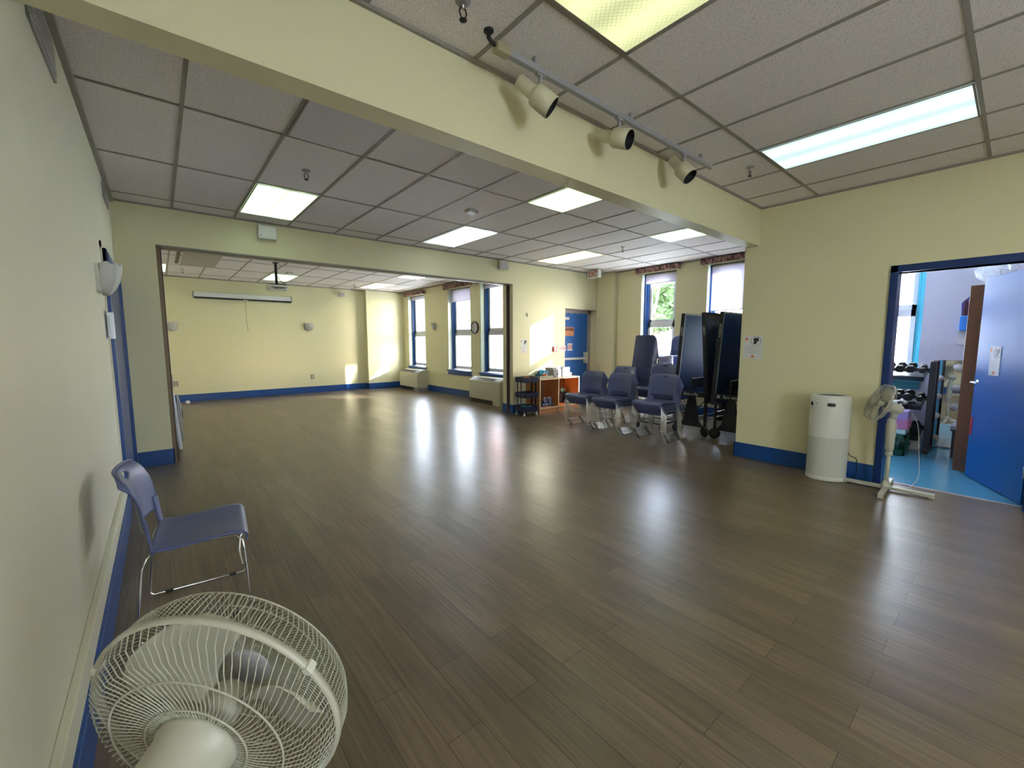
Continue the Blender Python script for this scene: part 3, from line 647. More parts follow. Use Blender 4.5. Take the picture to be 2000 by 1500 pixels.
# ------------------------------------------------------------------ fan coil heaters under the windows
def heater(y0, y1, x0, label, baseleg):
    t = thing('fan_coil_heater', label, 'heater', (6.10, (y0+y1)/2, 0), 0, 'cream fan coil heaters'); w = (y1-y0)/2; d = 6.10-x0; d2 = .23
    Mz = lambda a: Matrix(((1, 0, 0, 0), (0, 0, 1, 0), (0, 1, 0, 0), (0, 0, 0, 1)))
    prof = [(-d, .10), (-d, .53), (-.18, .615), (0, .615), (0, .10)]
    MB().prism([(p[0], p[1]) for p in prof], -w, w, acm, Mz(0)).build('cabinet', t, bevel=.008)
    m = MB(); sl = .085/(d-.18); A = Matrix.Translation((-d+.02, 0, .531+.02*sl)) @ Matrix.Rotation(-math.atan(sl), 4, 'Y')
    m.box((.0, -w+.12, 0), (d-.22, w-.03, .004), acg, A); m.build('grille', t)
    MB().box((.0, -w+.05, .002), (d-.22, -w+.25, .008), greyp, A).build('control_cover', t)
    MB().box((-d+.03, -w+.03, 0), (-.02, w-.03, .10), black).box((-d+.015, -w, 0), (0, -w+.28, .10), greyp if baseleg else acm).build('base', t)
    MB().box((-d-.001, w-.06, .49), (-d, w-.035, .505), ink).build('badge', t)
    return t
heater(11.20, 12.38, 5.74, 'cream heater under the farthest back room window, streaked with sunlight', 1)
heater(7.33, 8.54, 5.76, 'larger cream heater under the window nearest the wide opening', 0)

# ------------------------------------------------------------------ stacking chair (faces local +X)
def make_chair():
    t = thing('stacking_chair', 'x', 'chair')
    def seat(u, v):     # u front->rear, v across
        pts = [(.235, .395), (.240, .428), (.222, .450), (.17, .458), (.05, .449), (-.06, .441), (-.13, .443), (-.165, .452)]
        k = u*(len(pts)-1); i = min(int(k), len(pts)-2); f = k-i; x = pts[i][0]*(1-f)+pts[i+1][0]*f; z = pts[i][1]*(1-f)+pts[i+1][1]*f
        wd = .235 if u > .25 else .222+.013*u/.25; y = (v-.5)*2*wd; z -= .012*(1-(2*v-1)**2)*math.sin(min(1, u)*math.pi)
        return (x, y, z)
    s = MB().grid(seat, 21, 16, chairb); s.build('seat', t, solid=.010)
    # side uprights sweep from the seat's rear corners into the backrest
    def back(u, v):     # u across, v bottom->top
        z0 = .525; wd = .219+.009*v; u = .5-.5*math.cos(math.pi*u)*(.75+.25*abs(math.cos(math.pi*u))); y = (2*u-1)*wd; rc = .055; dd = min(rc, max(0, abs(y)-(wd-rc))); z = z0+v*(.827-(rc-math.sqrt(rc*rc-dd*dd*.96))-z0)
        e = abs(2*u-1); z = z+.012*max(0, (e-.7)/.3)**2*(1-v)
        x = -.168-.024*v-.022*v**3-.034*v**9-.046*(1-(2*u-1)**2)
        return (x, y, z)
    b = MB(); NU, NV = 40, 26
    sk = lambda u, v: ((u-.5)/.10)**2+((v-.87)/.055)**2 < 1
    b.grid(back, NU, NV, chairb, skip=sk); bo = b.build('backrest', t, solid=.0065)
    bm = bmesh.new(); bm.from_mesh(bo.data); ed = [e for e in bm.edges if len(e.link_faces) == 1]   # smooth the handle hole
    inner = set(v for e in ed for v in e.verts if abs(v.co.y) < .07 and .735 < v.co.z < .82)
    for v in inner:
        pass
    for _ in range(3):
        new = {}
        for v in inner:
            nb = [e.other_vert(v) for e in v.link_edges if len(e.link_faces) == 1]
            if len(nb) == 2: new[v] = (v.co+(nb[0].co+nb[1].co)/2)/2
        for v, c in new.items(): v.co = c
    for f in bm.faces: f.smooth = True
    bm.to_mesh(bo.data); bm.free()
    MB().tube([back(0, v/8) for v in range(8)]+[back(u/24, 1) for u in range(25)]+[back(1, 1-v/8) for v in range(1, 9)], .0058, chairb, 6).build('rolled_edge', bo)
    for sgn in (-1, 1):
        def up(u, v):
            z = .430+u*.17; y = sgn*(.234-.010*u-.050*v*(1-.25*u)); x = -.152-.016*u-.004*v-.016*v*u
            return (x-.02*(1-u)*0, y, z)
        MB().grid(up, 8, 4, chairb).build('side_upright', t, solid=.012)
        p = [(-.145, .20, .432), (-.175, .225, .415), (-.195, .236, .37), (-.232, .240, .05), (-.235, .240, .022), (-.218, .240, .0065), (.215, .240, .0065), (.232, .240, .018), (.236, .240, .04), (.222, .236, .36), (.215, .226, .405), (.19, .205, .428), (.1, .195, .432), (0, .195, .430), (-.145, .20, .432)]
        MB().tube([(x, sgn*y, z) for x, y, z in p], .0049, chrome, 6).build('sled_leg', t)
        for x in (-.15, .16): MB().box((x-.018, sgn*.240-.009, 0), (x+.018, sgn*.240+.009, .014), rubber).build('glide', t)
    MB().tube([(.224, -.237, .30), (.222, -.225, .262), (.21, -.19, .252), (.20, 0, .25), (.21, .19, .252), (.222, .225, .262), (.224, .237, .30)], .005, chrome, 6).build('crossbar', t)
    return t
chair = make_chair()
CH = list(kids(chair)); CH2 = {k.name: kids(k) for k in CH}
def putchair(x, y, z, rz, label, group=None, first=[True]):
    if first[0]:
        c = chair; first[0] = False; c.location = (x, y, z); c.rotation_euler = (0, 0, rz)
    else:
        c = chair.copy(); COL.objects.link(c); c.location = (x, y, z); c.rotation_euler = (0, 0, rz)
        for k in CH:
            q = k.copy(); COL.objects.link(q); q.parent = c
            for k2 in CH2.get(k.name, ()):
                q2 = k2.copy(); COL.objects.link(q2); q2.parent = q
    c['label'] = label
    if group: c['group'] = group
    elif 'group' in c: del c['group']
ORD = 'top second third fourth fifth sixth seventh eighth ninth tenth eleventh twelfth thirteenth fourteenth fifteenth sixteenth seventeenth eighteenth nineteenth twentieth twenty-first twenty-second twenty-third twenty-fourth twenty-fifth twenty-sixth twenty-seventh twenty-eighth twenty-ninth'.split()
putchair(.080, 2.835, 0, R(-5), 'single dark blue plastic chair with chrome sled legs beside the left wall')
def stack(x, y, z0, rz, n, dx, dz, where, jit=0):
    for k in range(n):
        i = n-1-k; o = ORD[i]+(' chair' if i == 0 else ' chair from the top')
        lab = o+' of '+where
        putchair(x+math.cos(rz)*dx*k, y+math.sin(rz)*dx*k, z0+dz*k, rz+(jit*math.sin(k*2.1) if jit else 0), lab, 'stacked blue chairs')
stack(5.64, 4.69, 0, R(180), 5, .026, .0265, 'the leftmost low stack beside the wooden shelf')
stack(5.64, 4.11, 0, R(180), 5, .026, .0265, 'the middle low stack of the front row')
stack(5.665, 3.35, 0, R(180), 6, .026, .0265, 'the low stack nearest the table tennis tables')
stack(6.45, 4.64, 0, R(180), 7, .010, .0265, 'the stack behind the two left low stacks')
stack(6.40, 3.83, .13, R(180), 5, .010, .0265, 'the stack on a dolly behind the rightmost low stack')
stack(6.93, 4.33, 0, R(-10), 29, .004, .0262, 'the tall stack in front of the window', .006)
stack(7.74, 4.22, 0, R(180), 29, .002, .0262, 'the rear tall stack against the window')
# dolly
t = thing('chair_dolly', 'low black dolly with casters under the stack behind the front row', 'dolly', (6.40, 3.83, 0))
MB().box((-.26, -.245, .105), (.26, -.215, .128), blackm).box((-.26, .215, .105), (.26, .245, .128), blackm).box((-.26, -.245, .105), (-.23, .245, .128), blackm).box((.23, -.245, .105), (.26, .245, .128), blackm).build('frame', t)
for sx in (-1, 1):
    for sy in (-1, 1):
        c = MB().box((sx*.23-.02, sy*.22-.02, .085), (sx*.23+.02, sy*.22+.02, .107), blackm).build('caster', t)
        MB().lathe([(.02, -.014), (.045, -.014), (.05, 0), (.045, .014), (.02, .014)], rubber, Matrix.Translation((sx*.23, sy*.22, .05)) @ Matrix.Rotation(R(90), 4, 'X'), 20).build('wheel', c)

# ------------------------------------------------------------------ folded table tennis tables
def ttable(x0, yc, label, brand, edge):
    t = thing('table_tennis_table', label, 'table tennis table', (x0, yc, 0), 0, 'folded table tennis tables'); Lx = 1.525
    for s in (1, -1):       # s=+1: half on the far side (+Y)
        top = Vector((0, .155 if s > 0 else -.105, 1.88)); bot = Vector((0, .245 if s > 0 else -.205, .51)); zax = (top-bot).normalized()
        M = Matrix(((1, 0, 0, 0), (0, zax.z, zax.y, bot.y), (0, -zax.y, zax.z, bot.z), (0, 0, 0, 1)))   # local: x along, y ~outwards*, z up the slab
        h = (top-bot).length; a, b = (0, .016) if s > 0 else (-.016, 0)
        o = MB().box((0, a, 0), (Lx, b, h), ttblue, M).build('half_top', t)
        ln = MB(); yy = (-.0008, 0) if s > 0 else (0, .0008); wl = white
        for q in (((0, 0), (.02, h)), ((Lx-.02, 0), (Lx, h)), ((0, h-.02), (Lx, h)), ((0, h/1-.001), (Lx, h))):
            ln.box((q[0][0], yy[0], q[0][1]), (q[1][0], yy[1], q[1][1]), wl, M)
        ln.box((Lx/2-.0015, yy[0], 0), (Lx/2+.0015, yy[1], h), wl, M); ln.build('white_line', o)
        ap = MB(); ya, yb = (.0, .055) if s > 0 else (-.055, 0)
        ap.box((-.006, ya, 0), (.02, yb, h), black, M).box((Lx-.02, ya, 0), (Lx+.006, yb, h), black, M).box((0, ya, h-.02), (Lx, yb, h+.003), black, M).box((0, ya, 0), (Lx, yb, .02), black, M)
        ap.build('apron', t)
        bk = MB(); yb2 = .016 if s > 0 else -.018; bk.box((.02, yb2, .02), (Lx-.02, yb2+.002, h-.02), ttback, M)
        bk.build('underside', o)
        lg = MB(); ys = .075*s       # folded leg frame on the underside
        for x in (.30, 1.22): lg.tube([M @ Vector((x, ys*.6, .25)), M @ Vector((x, ys, .95)), M @ Vector((x+.04, ys*.8, .98)), M @ Vector((x+.10, ys*.6, .30))], .016, blackm, 8)
        lg.tube([M @ Vector((.30, ys, .93)), M @ Vector((1.22, ys, .93))], .014, blackm, 8); lg.build('folding_leg', t)
        if s > 0: txt(edge, .045, offw, t, M @ frame((-.0065, .028, 1.10), (0, 0, 1), (0, 1, 0)) if 0 else M @ frame((-.0068, .028, 1.10), (0, 0, -1), (0, -1, 0)), 'edge_lettering')
        else: txt(edge, .045, offw, t, M @ frame((-.0068, -.028, 1.10), (0, 0, -1), (0, -1, 0)), 'edge_lettering')
    for x in (.10, Lx-.14):
        f = MB().box((x-.13, -.25, .605), (x-.09, .25, .68), black)
        f.prism([(-.045, .06), (.045, .06), (.12, -.33), (.20, -.42), (-.20, -.42), (-.12, -.33)], -.02, .02, black, Matrix.Translation((x-.09, 0, .56)) @ Matrix(((0, 0, 1, 0), (1, 0, 0, 0), (0, 1, 0, 0), (0, 0, 0, 1))))
        f.tube([(x-.10, -.24, .60), (x-.10, 0, .28)], .007, blackm, 6).tube([(x-.10, .24, .60), (x-.10, 0, .28)], .007, blackm, 6)
        f.build('side_frame', t)
    txt(brand, .062, white, t, frame((-.0315, .0, .642), (0, -1, 0), (0, 0, 1)), 'brand_lettering', sx=1.05)
    if brand == 'Butterfly':
        MB().prism([(-.03, .018), (-.005, -.012), (0, .0), (.005, -.012), (.03, .018), (.01, .004), (-.01, .004)], 0, .0006, white, frame((-.031, .195, .645), (0, -1, 0), (0, 0, 1))).build('brand_emblem', t)
    else: MB().lathe([(.024, 0), (.024, .0008), (.012, .0008), (.012, 0)], white, frame((-.0315, .17, .642), (0, -1, 0), (0, 0, 1)), 20, caps=False).build('brand_emblem', t)
    for xa in (-.01, Lx-.03):
        f = MB()
        for s in (-1, 1): f.box((xa, s*.22-.015, .12), (xa+.04, s*.22+.015, .62), black)
        f.box((xa+.005, -.22, .135), (xa+.03, .22, .155), black); f.build('end_frame', t)
    for y, z in ((-.19, .33), (-.10, .22), (.0, .18), (.10, .22), (.19, .33)): MB().tube([(.0, y, z), (Lx, y, z)], .008, steel, 8).build('steel_bar', t)
    for x in (.01, Lx-.01):
        for s in (-1, 1):
            c = MB().box((x-.02, s*.22-.02, .12), (x+.02, s*.22+.02, .16), black).build('caster', t)
            MB().lathe([(.001, -.024), (.03, -.026), (.070, -.024), (.080, -.010), (.080, .010), (.070, .024), (.03, .026), (.001, .024)], rubber, axisM((x, s*.22, .08), (.8, .45*s, 0)), 28).build('wheel', c)
    # net folded between the halves
    n = MB().box((-.02, -.10, .72), (-.005, .10, .735), black); n.build('net_bracket', t)
    MB().box((.0, -.004, .73), (Lx, .002, .88), mat('net_mesh', (.02, .02, .03), .7)).build('net', t); MB().box((-.03, -.006, .875), (Lx+.03, .006, .89), white).build('net_tape', t)
    for xa in (-.03, Lx+.03): MB().tube([(xa, 0, .62), (xa, 0, .89)], .010, black, 8).build('net_post', t)
ttable(6.30, 3.19, 'folded blue table tennis table beside the chair stacks, Butterfly on its frame', 'Butterfly', 'USATT')
ttable(6.30, 2.60, 'folded blue table tennis table nearest the yellow wall end, Sponeta on its frame', 'Sponeta', 'SPONETA')

# ------------------------------------------------------------------ pedestal fans
def fan(label, base, C, n, Rr, legs, wires=(90, 120), wr=.0011, phase=0, cordpts=None, badge=lav):
    t = thing('pedestal_fan', label, 'fan', base); O = Vector(base)
    n = Vector(n).normalized(); M = axisM(Vector(C)-O, n); k = Rr/.218
    def guard(prof, N, tw, rr):
        g = MB()
        for i in range(N):
            a0 = 2*math.pi*i/N; pts = []
            r0 = prof[0][0]; r1 = prof[-1][0]
            P = []
            for j in range(len(prof)-1):
                for s in (0, .5): P.append((prof[j][0]*(1-s)+prof[j+1][0]*s, prof[j][1]*(1-s)+prof[j+1][1]*s))
            P.append(prof[-1])
            for r, z in P:
                a = a0+tw*((r-r0)/(r1-r0))**1.6; pts.append(M @ Vector((r*k*math.cos(a), r*k*math.sin(a), z*k)))
            g.tube(pts, rr, fanwire, 4, cap=False)
        return g
    def ring(g, r, z, rr, m=fanwire, N=64):
        g.tube([M @ Vector((r*k*math.cos(2*math.pi*i/N), r*k*math.sin(2*math.pi*i/N), z*k)) for i in range(N)], rr, m, 6, closed=True)
    rp = [(.045, -.045), (.075, -.052), (.13, -.052), (.175, -.045), (.20, -.028), (.214, -.002)]
    fp = [(.043, .088), (.075, .094), (.13, .092), (.175, .085), (.203, .068), (.214, .042), (.216, .004)]
    g = guard(rp, wires[0], -.42, wr)
    for r, z in ((.045, -.046), (.085, -.0535), (.145, -.0515)): ring(g, r, z, wr*1.5)
    g.build('rear_guard', t)
    g = guard(fp, wires[1], .42, wr)
    for r, z in ((.043, .089), (.055, .091), (.10, .095), (.150, .0905), (.200, .072)): ring(g, r, z, wr*1.4)
    g.build('front_guard', t)
    g = MB(); g.lathe([(.213*k, -.006*k), (.219*k, -.006*k), (.219*k, .006*k), (.213*k, .006*k), (.213*k, -.006*k)], fanw, M, 72, caps=False); g.build('guard_rim', t)
    for a in (R(58), R(178), R(298)): MB().box((-.008, .210*k, -.009), (.008, .223*k, .012), offw, M @ Matrix.Rotation(a, 4, 'Z')).build('rim_clip', t, bevel=.003)
    # blades
    for b in range(3):
        def bl(u, v):
            r = (.030+.155*u)*k; lead = R(50)*math.sin(min(1, u*1.25)*math.pi/2)**.8; trail = -R(28)*math.sin(min(1, u*1.6)*math.pi/2)
            e = 1-max(0, (u-.72)/.28)**3*.55; mid = (lead+trail)/2+R(12)*u; hw = (lead-trail)/2*e+R(9)*(1-u); a = mid+(2*v-1)*hw+phase+b*2*math.pi/3
            rr = r*(1-.03*(2*v-1)**2); return M @ Vector((rr*math.cos(a), rr*math.sin(a), (.018+.030*(2*v-1)*(.5+.5*u)*1.0+.004*math.sin(v*3))*k))
        MB().grid(bl, 12, 14, bladem).build('blade', t, solid=.0025)
    MB().lathe([(.001, .05*k), (.018*k, .049*k), (.031*k, .035*k), (.034*k, .005*k), (.034*k, -.01*k), (.001, -.012*k)], bladem, M, 28, caps=False).build('spinner', t)
    MB().lathe([(.001, .0945*k), (.026*k, .094*k), (.0275*k, .0925*k), (.041*k, .092*k), (.044*k, .088*k), (.042*k, .084*k), (.001, .084*k)], badge, M, 40, caps=False).build('badge_disc', t)
    MB().lathe([(.001, -.195*k), (.03*k, -.193*k), (.046*k, -.182*k), (.056*k, -.16*k), (.061*k, -.10*k), (.063*k, -.062*k), (.0665*k, -.060*k), (.0665*k, -.050*k), (.060*k, -.036*k), (.040*k, -.034*k), (.001, -.034*k)], fanw, M, 40, caps=False).build('motor_housing', t)
    MB().lathe([(.022*k, -.0335*k), (.038*k, -.033*k), (.022*k, -.030*k)], ink, M, 30, caps=False).build('shaft_opening', t)
    kn = M @ Vector((0, 0, -.13*k)); kq = M @ Vector((0, 0, -.17*k)); kup = Vector((0, 0, 1)); MB().tube([kq+kup*.03, kq+kup*.066], .009, fanw, 12).build('oscillation_knob', t)
    # neck, control box, pole
    nk = Vector((0, 0, kn.z)); hz = kn.z
    MB().tube([kn-Vector((0, 0, .03)), Vector((kn.x*.5, kn.y*.5, hz-.07)), Vector((0, 0, hz-.12))], [.03, .028, .026], fanw, 16).build('neck', t)
    MB().lathe([(.024, hz-.42), (.034, hz-.39), (.036, hz-.30), (.040, hz-.18), (.034, hz-.11), (.02, hz-.09)], fanw, None, 24).build('control_column', t)
    for i in range(4):
        d = Vector((0, 0, hz-.16-.035*i))-Vector((0, 0, 0)); MB().box((-.045, -.008, d.z-.008), (-.035, .008, d.z+.008), offw, Matrix.Rotation(R(legs+40), 4, 'Z')).build('button', t)
    MB().lathe([(.017, .03), (.017, hz-.40)], fanw, None, 20).build('pole', t)
    MB().lathe([(.028, hz-.46), (.030, hz-.455), (.030, hz-.43), (.022, hz-.41)], fanw, None, 20).build('height_collar', t)
    MB().lathe([(.045, .02), (.045, .05), (.028, .075), (.022, .10)], fanw, None, 20).build('base_hub', t)
    for i in range(4):
        A = Matrix.Rotation(R(legs+90*i), 4, 'Z'); MB().box((.02, -.021, .012), (.335, .021, .045), fanw, A).box((.30, -.022, 0), (.34, .022, .046), fanw, A).build('leg', t, bevel=.006)
    return t
fan('large off-white pedestal fan in the left foreground, seen from behind', (-.02, .80, 0), (.038, .867, .80), (math.sin(R(41.8))*math.cos(R(12.7)), math.cos(R(41.8))*math.cos(R(12.7)), math.sin(R(12.7))), .218, 42, phase=R(46))
f2 = fan('white pedestal fan beside the open doorway, tilted toward the ceiling', (5.38, .725, 0), (5.345, .80, .852), (-.34, .86, .40), .188, 92, (60, 72), .0008, R(50))
t = thing('power_cord', 'thin white fan cord looping down behind the fan by the doorway', 'cord', (5.40, .60, 0))
MB().tube(smooth([(.05, .0, .78), (.065, -.05, .66), (.075, -.075, .40), (.08, -.085, .16), (.06, -.03, .05), (.02, .05, .012), (-.03, .12, .012), (.04, .25, .012), (.09, .42, .012), (.05, .50, .012)]), .0024, offw, 6).build('cord', t)

# ------------------------------------------------------------------ air purifier
t = thing('air_purifier', 'tall white cylindrical air purifier standing against the yellow wall', 'air purifier', (5.375, 1.215, 0), R(28))
S = Matrix.Diagonal((1.0, 1.0, 1, 1)); pur = mat('purifier_white', (.66, .66, .60), .35)
def el(prof, m, nm, **k): return MB().lathe(prof, m, Matrix.Diagonal((.92, 1.08, 1, 1)), 56, caps=False).build(nm, t, **k)
el([(.001, 0), (.160, 0), (.165, .012), (.165, .04), (.163, .045), (.001, .045)], pur, 'base')
pm = mat('perforated_shell', (.52, .53, .47), .5, var=.35, scale=260)
el([(.163, .045), (.163, .46)], pm, 'perforated_shell')
el([(.163, .46), (.1635, .86), (.160, .885), (.150, .897), (.135, .898), (.125, .885)], pur, 'upper_shell')
el([(.128, .888), (.11, .880), (.001, .878)], mat('outlet_grille', (.10, .085, .06), .5), 'outlet_grille')
Mx = lambda a, z: Matrix.Diagonal((.92, 1.08, 1, 1)) @ Matrix.Rotation(R(a), 4, 'Z') @ frame((.1633, 0, z), (0, 1, 0), (0, 0, 1))
MB().lathe([(.022, -.002), (.022, .002), (.001, .002)], mat('display_violet', (.02, .015, .06), .2), Mx(104, .80), 32, caps=False).build('display', t)
def slot(a0, a1, z0, z1, m, nm, dr=.0012):
    g = MB(); N = 14; g.grid(lambda u, v: ((.1635+dr)*.92*math.cos(R(a0+(a1-a0)*u)), (.1635+dr)*1.08*math.sin(R(a0+(a1-a0)*u)), (z0+z1)/2+(v-.5)*(z1-z0)*min(1, math.sqrt(max(0.02, 1-abs(2*u-1)**5)))), N, 4, m); return g.build(nm, t)
slot(158, 182, .785, .822, black, 'handle_slot'); slot(100, 112, .755, .760, ink, 'brand_print'); slot(124, 130, .800, .815, greyp, 'power_symbol', .0006)
t = thing('power_cord', 'black cord loop behind the foot of the air purifier', 'cord', (5.45, 1.02, 0))
MB().tube(smooth([(.10, .07, .30), (.105, .03, .24), (.10, -.02, .22), (.105, -.03, .12), (.08, -.02, .03), (0, .03, .012), (-.06, .035, .05), (-.07, .05, .10), (-.05, .06, .04), (-.02, .07, .012), (.03, .10, .012)]), .004, black, 6).build('cord', t)

# ------------------------------------------------------------------ rolling cart
t = thing('rolling_cart', 'dark blue three-tier rolling utility cart beside the opening jamb', 'cart', (5.52, 6.16, 0), R(-6))
cm = mat('cart_navy', (.012, .016, .045), .35); hx, hy = .175, .15
for z in (.09, .36, .66):
    m = MB().box((-hx, -hy, z), (hx, hy, z+.006), cm)
    for a, b in (((-hx, -hy), (hx, -hy+.006)), ((-hx, hy-.006), (hx, hy)), ((-hx, -hy), (-hx+.006, hy)), ((hx-.006, -hy), (hx, hy))): m.box((a[0], a[1], z), (b[0], b[1], z+.10), cm)
    m.build('tray', t, bevel=.003)
for x, y, w in ((-hx-.008, .06, .02), (-hx-.008, -.06, .02), (hx-.004, -.06, .05), (hx-.004, .07, .05)): MB().box((x, y-w/2, .05), (x+.012, y+w/2, .745), cm).build('upright', t)
for s in (-1, 1):
    for y in (-1, 1):
        c = MB().box((s*.15-.008, y*.13-.008, .05), (s*.15+.008, y*.13+.008, .09), steel).build('caster', t)
        MB().lathe([(.010, -.008), (.026, -.008), (.026, .008), (.010, .008)], offw, Matrix.Translation((s*.15, y*.13, .026)) @ Matrix.Rotation(R(70), 4, 'X'), 18).build('wheel', c)
MB().tube([(-hx, -hy-.004, .062), (hx, -hy-.004, .062), (hx+.004, hy, .062)], .005, steel, 6).build('lower_rail', t)
random.seed(3)
def blob(name, label, cat, loc, r, m, sc=(1, 1, .6), group=None, nz=.25):
    t = thing(name, label, cat, loc, 0, group); g = MB(); rs = random.random()*9
    def fn(u, v):
        a = 2*math.pi*u; b = math.pi*(v-.5); q = r*(1+nz*math.sin(3*a+rs)*math.cos(2*b+rs)+nz*.6*math.sin(7*a+4*b))
        return (q*math.cos(a)*math.cos(b)*sc[0], q*math.sin(a)*math.cos(b)*sc[1], q*sc[2]*(math.sin(b)+1))
    g.grid(fn, 20, 10, m); g.build('cloth', t); return t
blob('resistance_band', 'orange exercise bands heaped in the top tray of the cart', 'exercise band', (5.47, 6.10, .668), .075, orange)
blob('resistance_band', 'pink exercise band at the back of the middle tray of the cart', 'exercise band', (5.46, 6.15, .368), .055, pink)
blob('resistance_band', 'pale lilac cloth strip in the middle tray of the cart, at its right', 'exercise band', (5.60, 6.10, .368), .05, lilac)
blob('cloth_bundle', 'teal cloth bundle in the bottom tray of the cart', 'cloth', (5.46, 6.16, .10), .075, mat('teal_cloth', (.03, .25, .28), .6))
blob('cloth_bundle', 'pale green cloth bundle at the right of the bottom tray of the cart', 'cloth', (5.61, 6.14, .10), .06, mat('pale_teal_cloth', (.2, .45, .42), .6))
# ------------------------------------------------------------------ wooden cubby shelf and what is on it
t = thing('cubby_shelf', 'low orange-brown wooden cubby shelf against the wall beside the exit door', 'shelf', (6.335, 6.24, 0))
x0, x1, ya, yb = -.58, .60, -.21, .20
MB().box((x0, ya, .685), (x1, yb, .71), tanwood).box((x0, ya-.003, .685), (x1, ya, .71), palewood).build('top_board', t)
for x in (x0, -.05, x1-.022):
    MB().box((x, ya, .02), (x+.022, yb, .685), tanwood).box((x, ya-.003, .02), (x+.022, ya, .685), palewood).build('side_panel' if x != -.05 else 'divider', t)
MB().box((x0, ya+.01, .0), (x1, ya+.03, .10), tanwood).build('plinth', t); MB().box((x0, ya, .10), (x1, yb, .122), tanwood).box((x0, ya-.003, .10), (x1, ya, .122), palewood).build('bottom_board', t)
MB().box((x0, yb-.012, .10), (x1, yb, .69), mat('dark_back_board', (.30, .13, .07), .5, var=.15)).build('back_board', t)
bcols = [mat('ball_navy', (.02, .04, .16), .35), mat('ball_blue', (.06, .12, .45), .35), mat('ball_grey', (.40, .44, .50), .4), mat('ball_cyan', (.10, .40, .55), .35)]
cn = ['navy', 'blue', 'pale grey', 'light blue']
def wball(x, y, z, r, ci, lab, g='small round hand weights in the left cubby'):
    t = thing('hand_weight', lab, 'hand weight', (x, y, z), 0, g)
    MB().sphere((0, 0, 0), r, bcols[ci], 18).build('ball', t); MB().lathe([(.001, r*1.01), (r*.5, r*.9), (r*.52, r*.86)], bcols[2 if ci != 2 else 0], Matrix.Rotation(R(70), 4, 'X'), 14, caps=False).build('end_cap', t)
rows = [('bottom row', .043, [5.93, 6.0, 6.07, 6.14, 6.21], [0, 1, 2, 1, 0]), ('middle row', .107, [5.965, 6.035, 6.105, 6.175], [0, 1, 0, 2]), ('top row', .17, [6.0, 6.07, 6.14], [2, 0, 2])]
pos = ['leftmost', 'second from left', 'third from left', 'fourth from left', 'fifth from left']
for nm, z, xs, cs in rows:
    for i, (x, c) in enumerate(zip(xs, cs)): wball(x, 6.13+.012*(i % 2), .122+z-.008, .034, c, '%s %s hand weight, %s of pile in left cubby' % (pos[i], cn[c], nm))
for x, y, z, r, c, l in ((6.78, 6.20, .122+.055, .055, 0, 'dark exercise ball on the floor of the right cubby'), (6.62, 6.12, .122+.045, .045, 0, 'small dark ball at the front of the right cubby'),):
    wball(x, y, z, r, c, l, 'balls in the right cubby')
t = thing('cubby_box', 'dark box at the back of the right cubby, under the light blue ball', 'box', (6.76, 6.33, .122)); MB().box((-.13, -.07, 0), (.13, .07, .22), cm).build('box', t, bevel=.01)
wball(6.74, 6.33, .122+.22+.055, .055, 3, 'light blue ball on the dark box in the right cubby', 'balls in the right cubby')
blob('cloth_bundle', 'pale green cloth at the front of the right cubby', 'cloth', (6.75, 6.10, .122), .05, mat('mint_cloth', (.15, .5, .42), .6))
zt = .71
t = thing('tray', 'shallow beige tray of colourful bands on top of the shelf', 'tray', (5.98, 6.20, zt)); tr = mat('tray_beige', (.42, .40, .28), .5)
m = MB().box((-.20, -.13, 0), (.20, .13, .008), tr)
for a, b in (((-.20, -.13), (.20, -.122)), ((-.20, .122), (.20, .13)), ((-.20, -.13), (-.192, .13)), ((.192, -.13), (.20, .13))): m.box((a[0], a[1], 0), (b[0], b[1], .05), tr)
m.build('tray', t)
for x, y, z, r, m_, l in ((5.88, 6.20, .01, .06, mat('dark_teal_cloth', (.02, .14, .20), .6), 'dark teal exercise band at the left of the beige tray'), (6.0, 6.24, .01, .075, cyan, 'bright blue exercise band heaped in the middle of the beige tray'), (6.10, 6.22, .01, .065, mat('sky_cloth', (.12, .45, .75), .6), 'sky blue exercise band at the right of the beige tray'), (5.98, 6.12, .01, .045, orange, 'orange exercise band at the front of the beige tray')):
    blob('resistance_band', l, 'exercise band', (x, y, zt+z), r, m_, (1, .8, .8), None, .35)
t = thing('cardboard_box', 'white cardboard box with dark printing on top of the shelf', 'box', (6.33, 6.22, zt))
MB().box((-.115, -.12, 0), (.115, .12, .165), mat('box_grey', (.20, .20, .21), .6)).build('carton', t); MB().box((-.12, -.10, .165), (.12, .125, .20), mat('box_lid', (.24, .235, .22), .6)).build('lid_flap', t)
m = MB(); m.box((-.07, -.1215, .115), (.07, -.12, .121), ink).lathe([(.02, 0), (.02, .001), (.001, .001)], ink, frame((0, -.12, .07), (1, 0, 0), (0, 0, 1)), 20, caps=False).box((-.09, -.1215, .02), (-.06, -.12, .04), ink).prism([(.03, .01), (.09, .03), (.09, .02), (.05, .005)], 0, .001, ink, frame((0, -.12, .015), (1, 0, 0), (0, 0, 1))); m.build('printed_marks', t)
def patmat():
    m = mat('black_white_pattern', (.5, .5, .5), .6, var=0); n = m.node_tree; b = n.nodes['Principled BSDF']; tc = n.nodes.new('ShaderNodeTexCoord'); w = n.nodes.new('ShaderNodeTexVoronoi'); w.inputs['Scale'].default_value = 38; w.distance = 'MANHATTAN'
    n.links.new(tc.outputs['Object'], w.inputs[0]); cr = n.nodes.new('ShaderNodeValToRGB'); cr.color_ramp.interpolation = 'CONSTANT'; cr.color_ramp.elements[0].color = (.02, .02, .03, 1); cr.color_ramp.elements[1].position = .42; cr.color_ramp.elements[1].color = (.42, .42, .46, 1)
    n.links.new(w.outputs[0], cr.inputs[0]); n.links.new(cr.outputs[0], b.inputs['Base Color']); return m
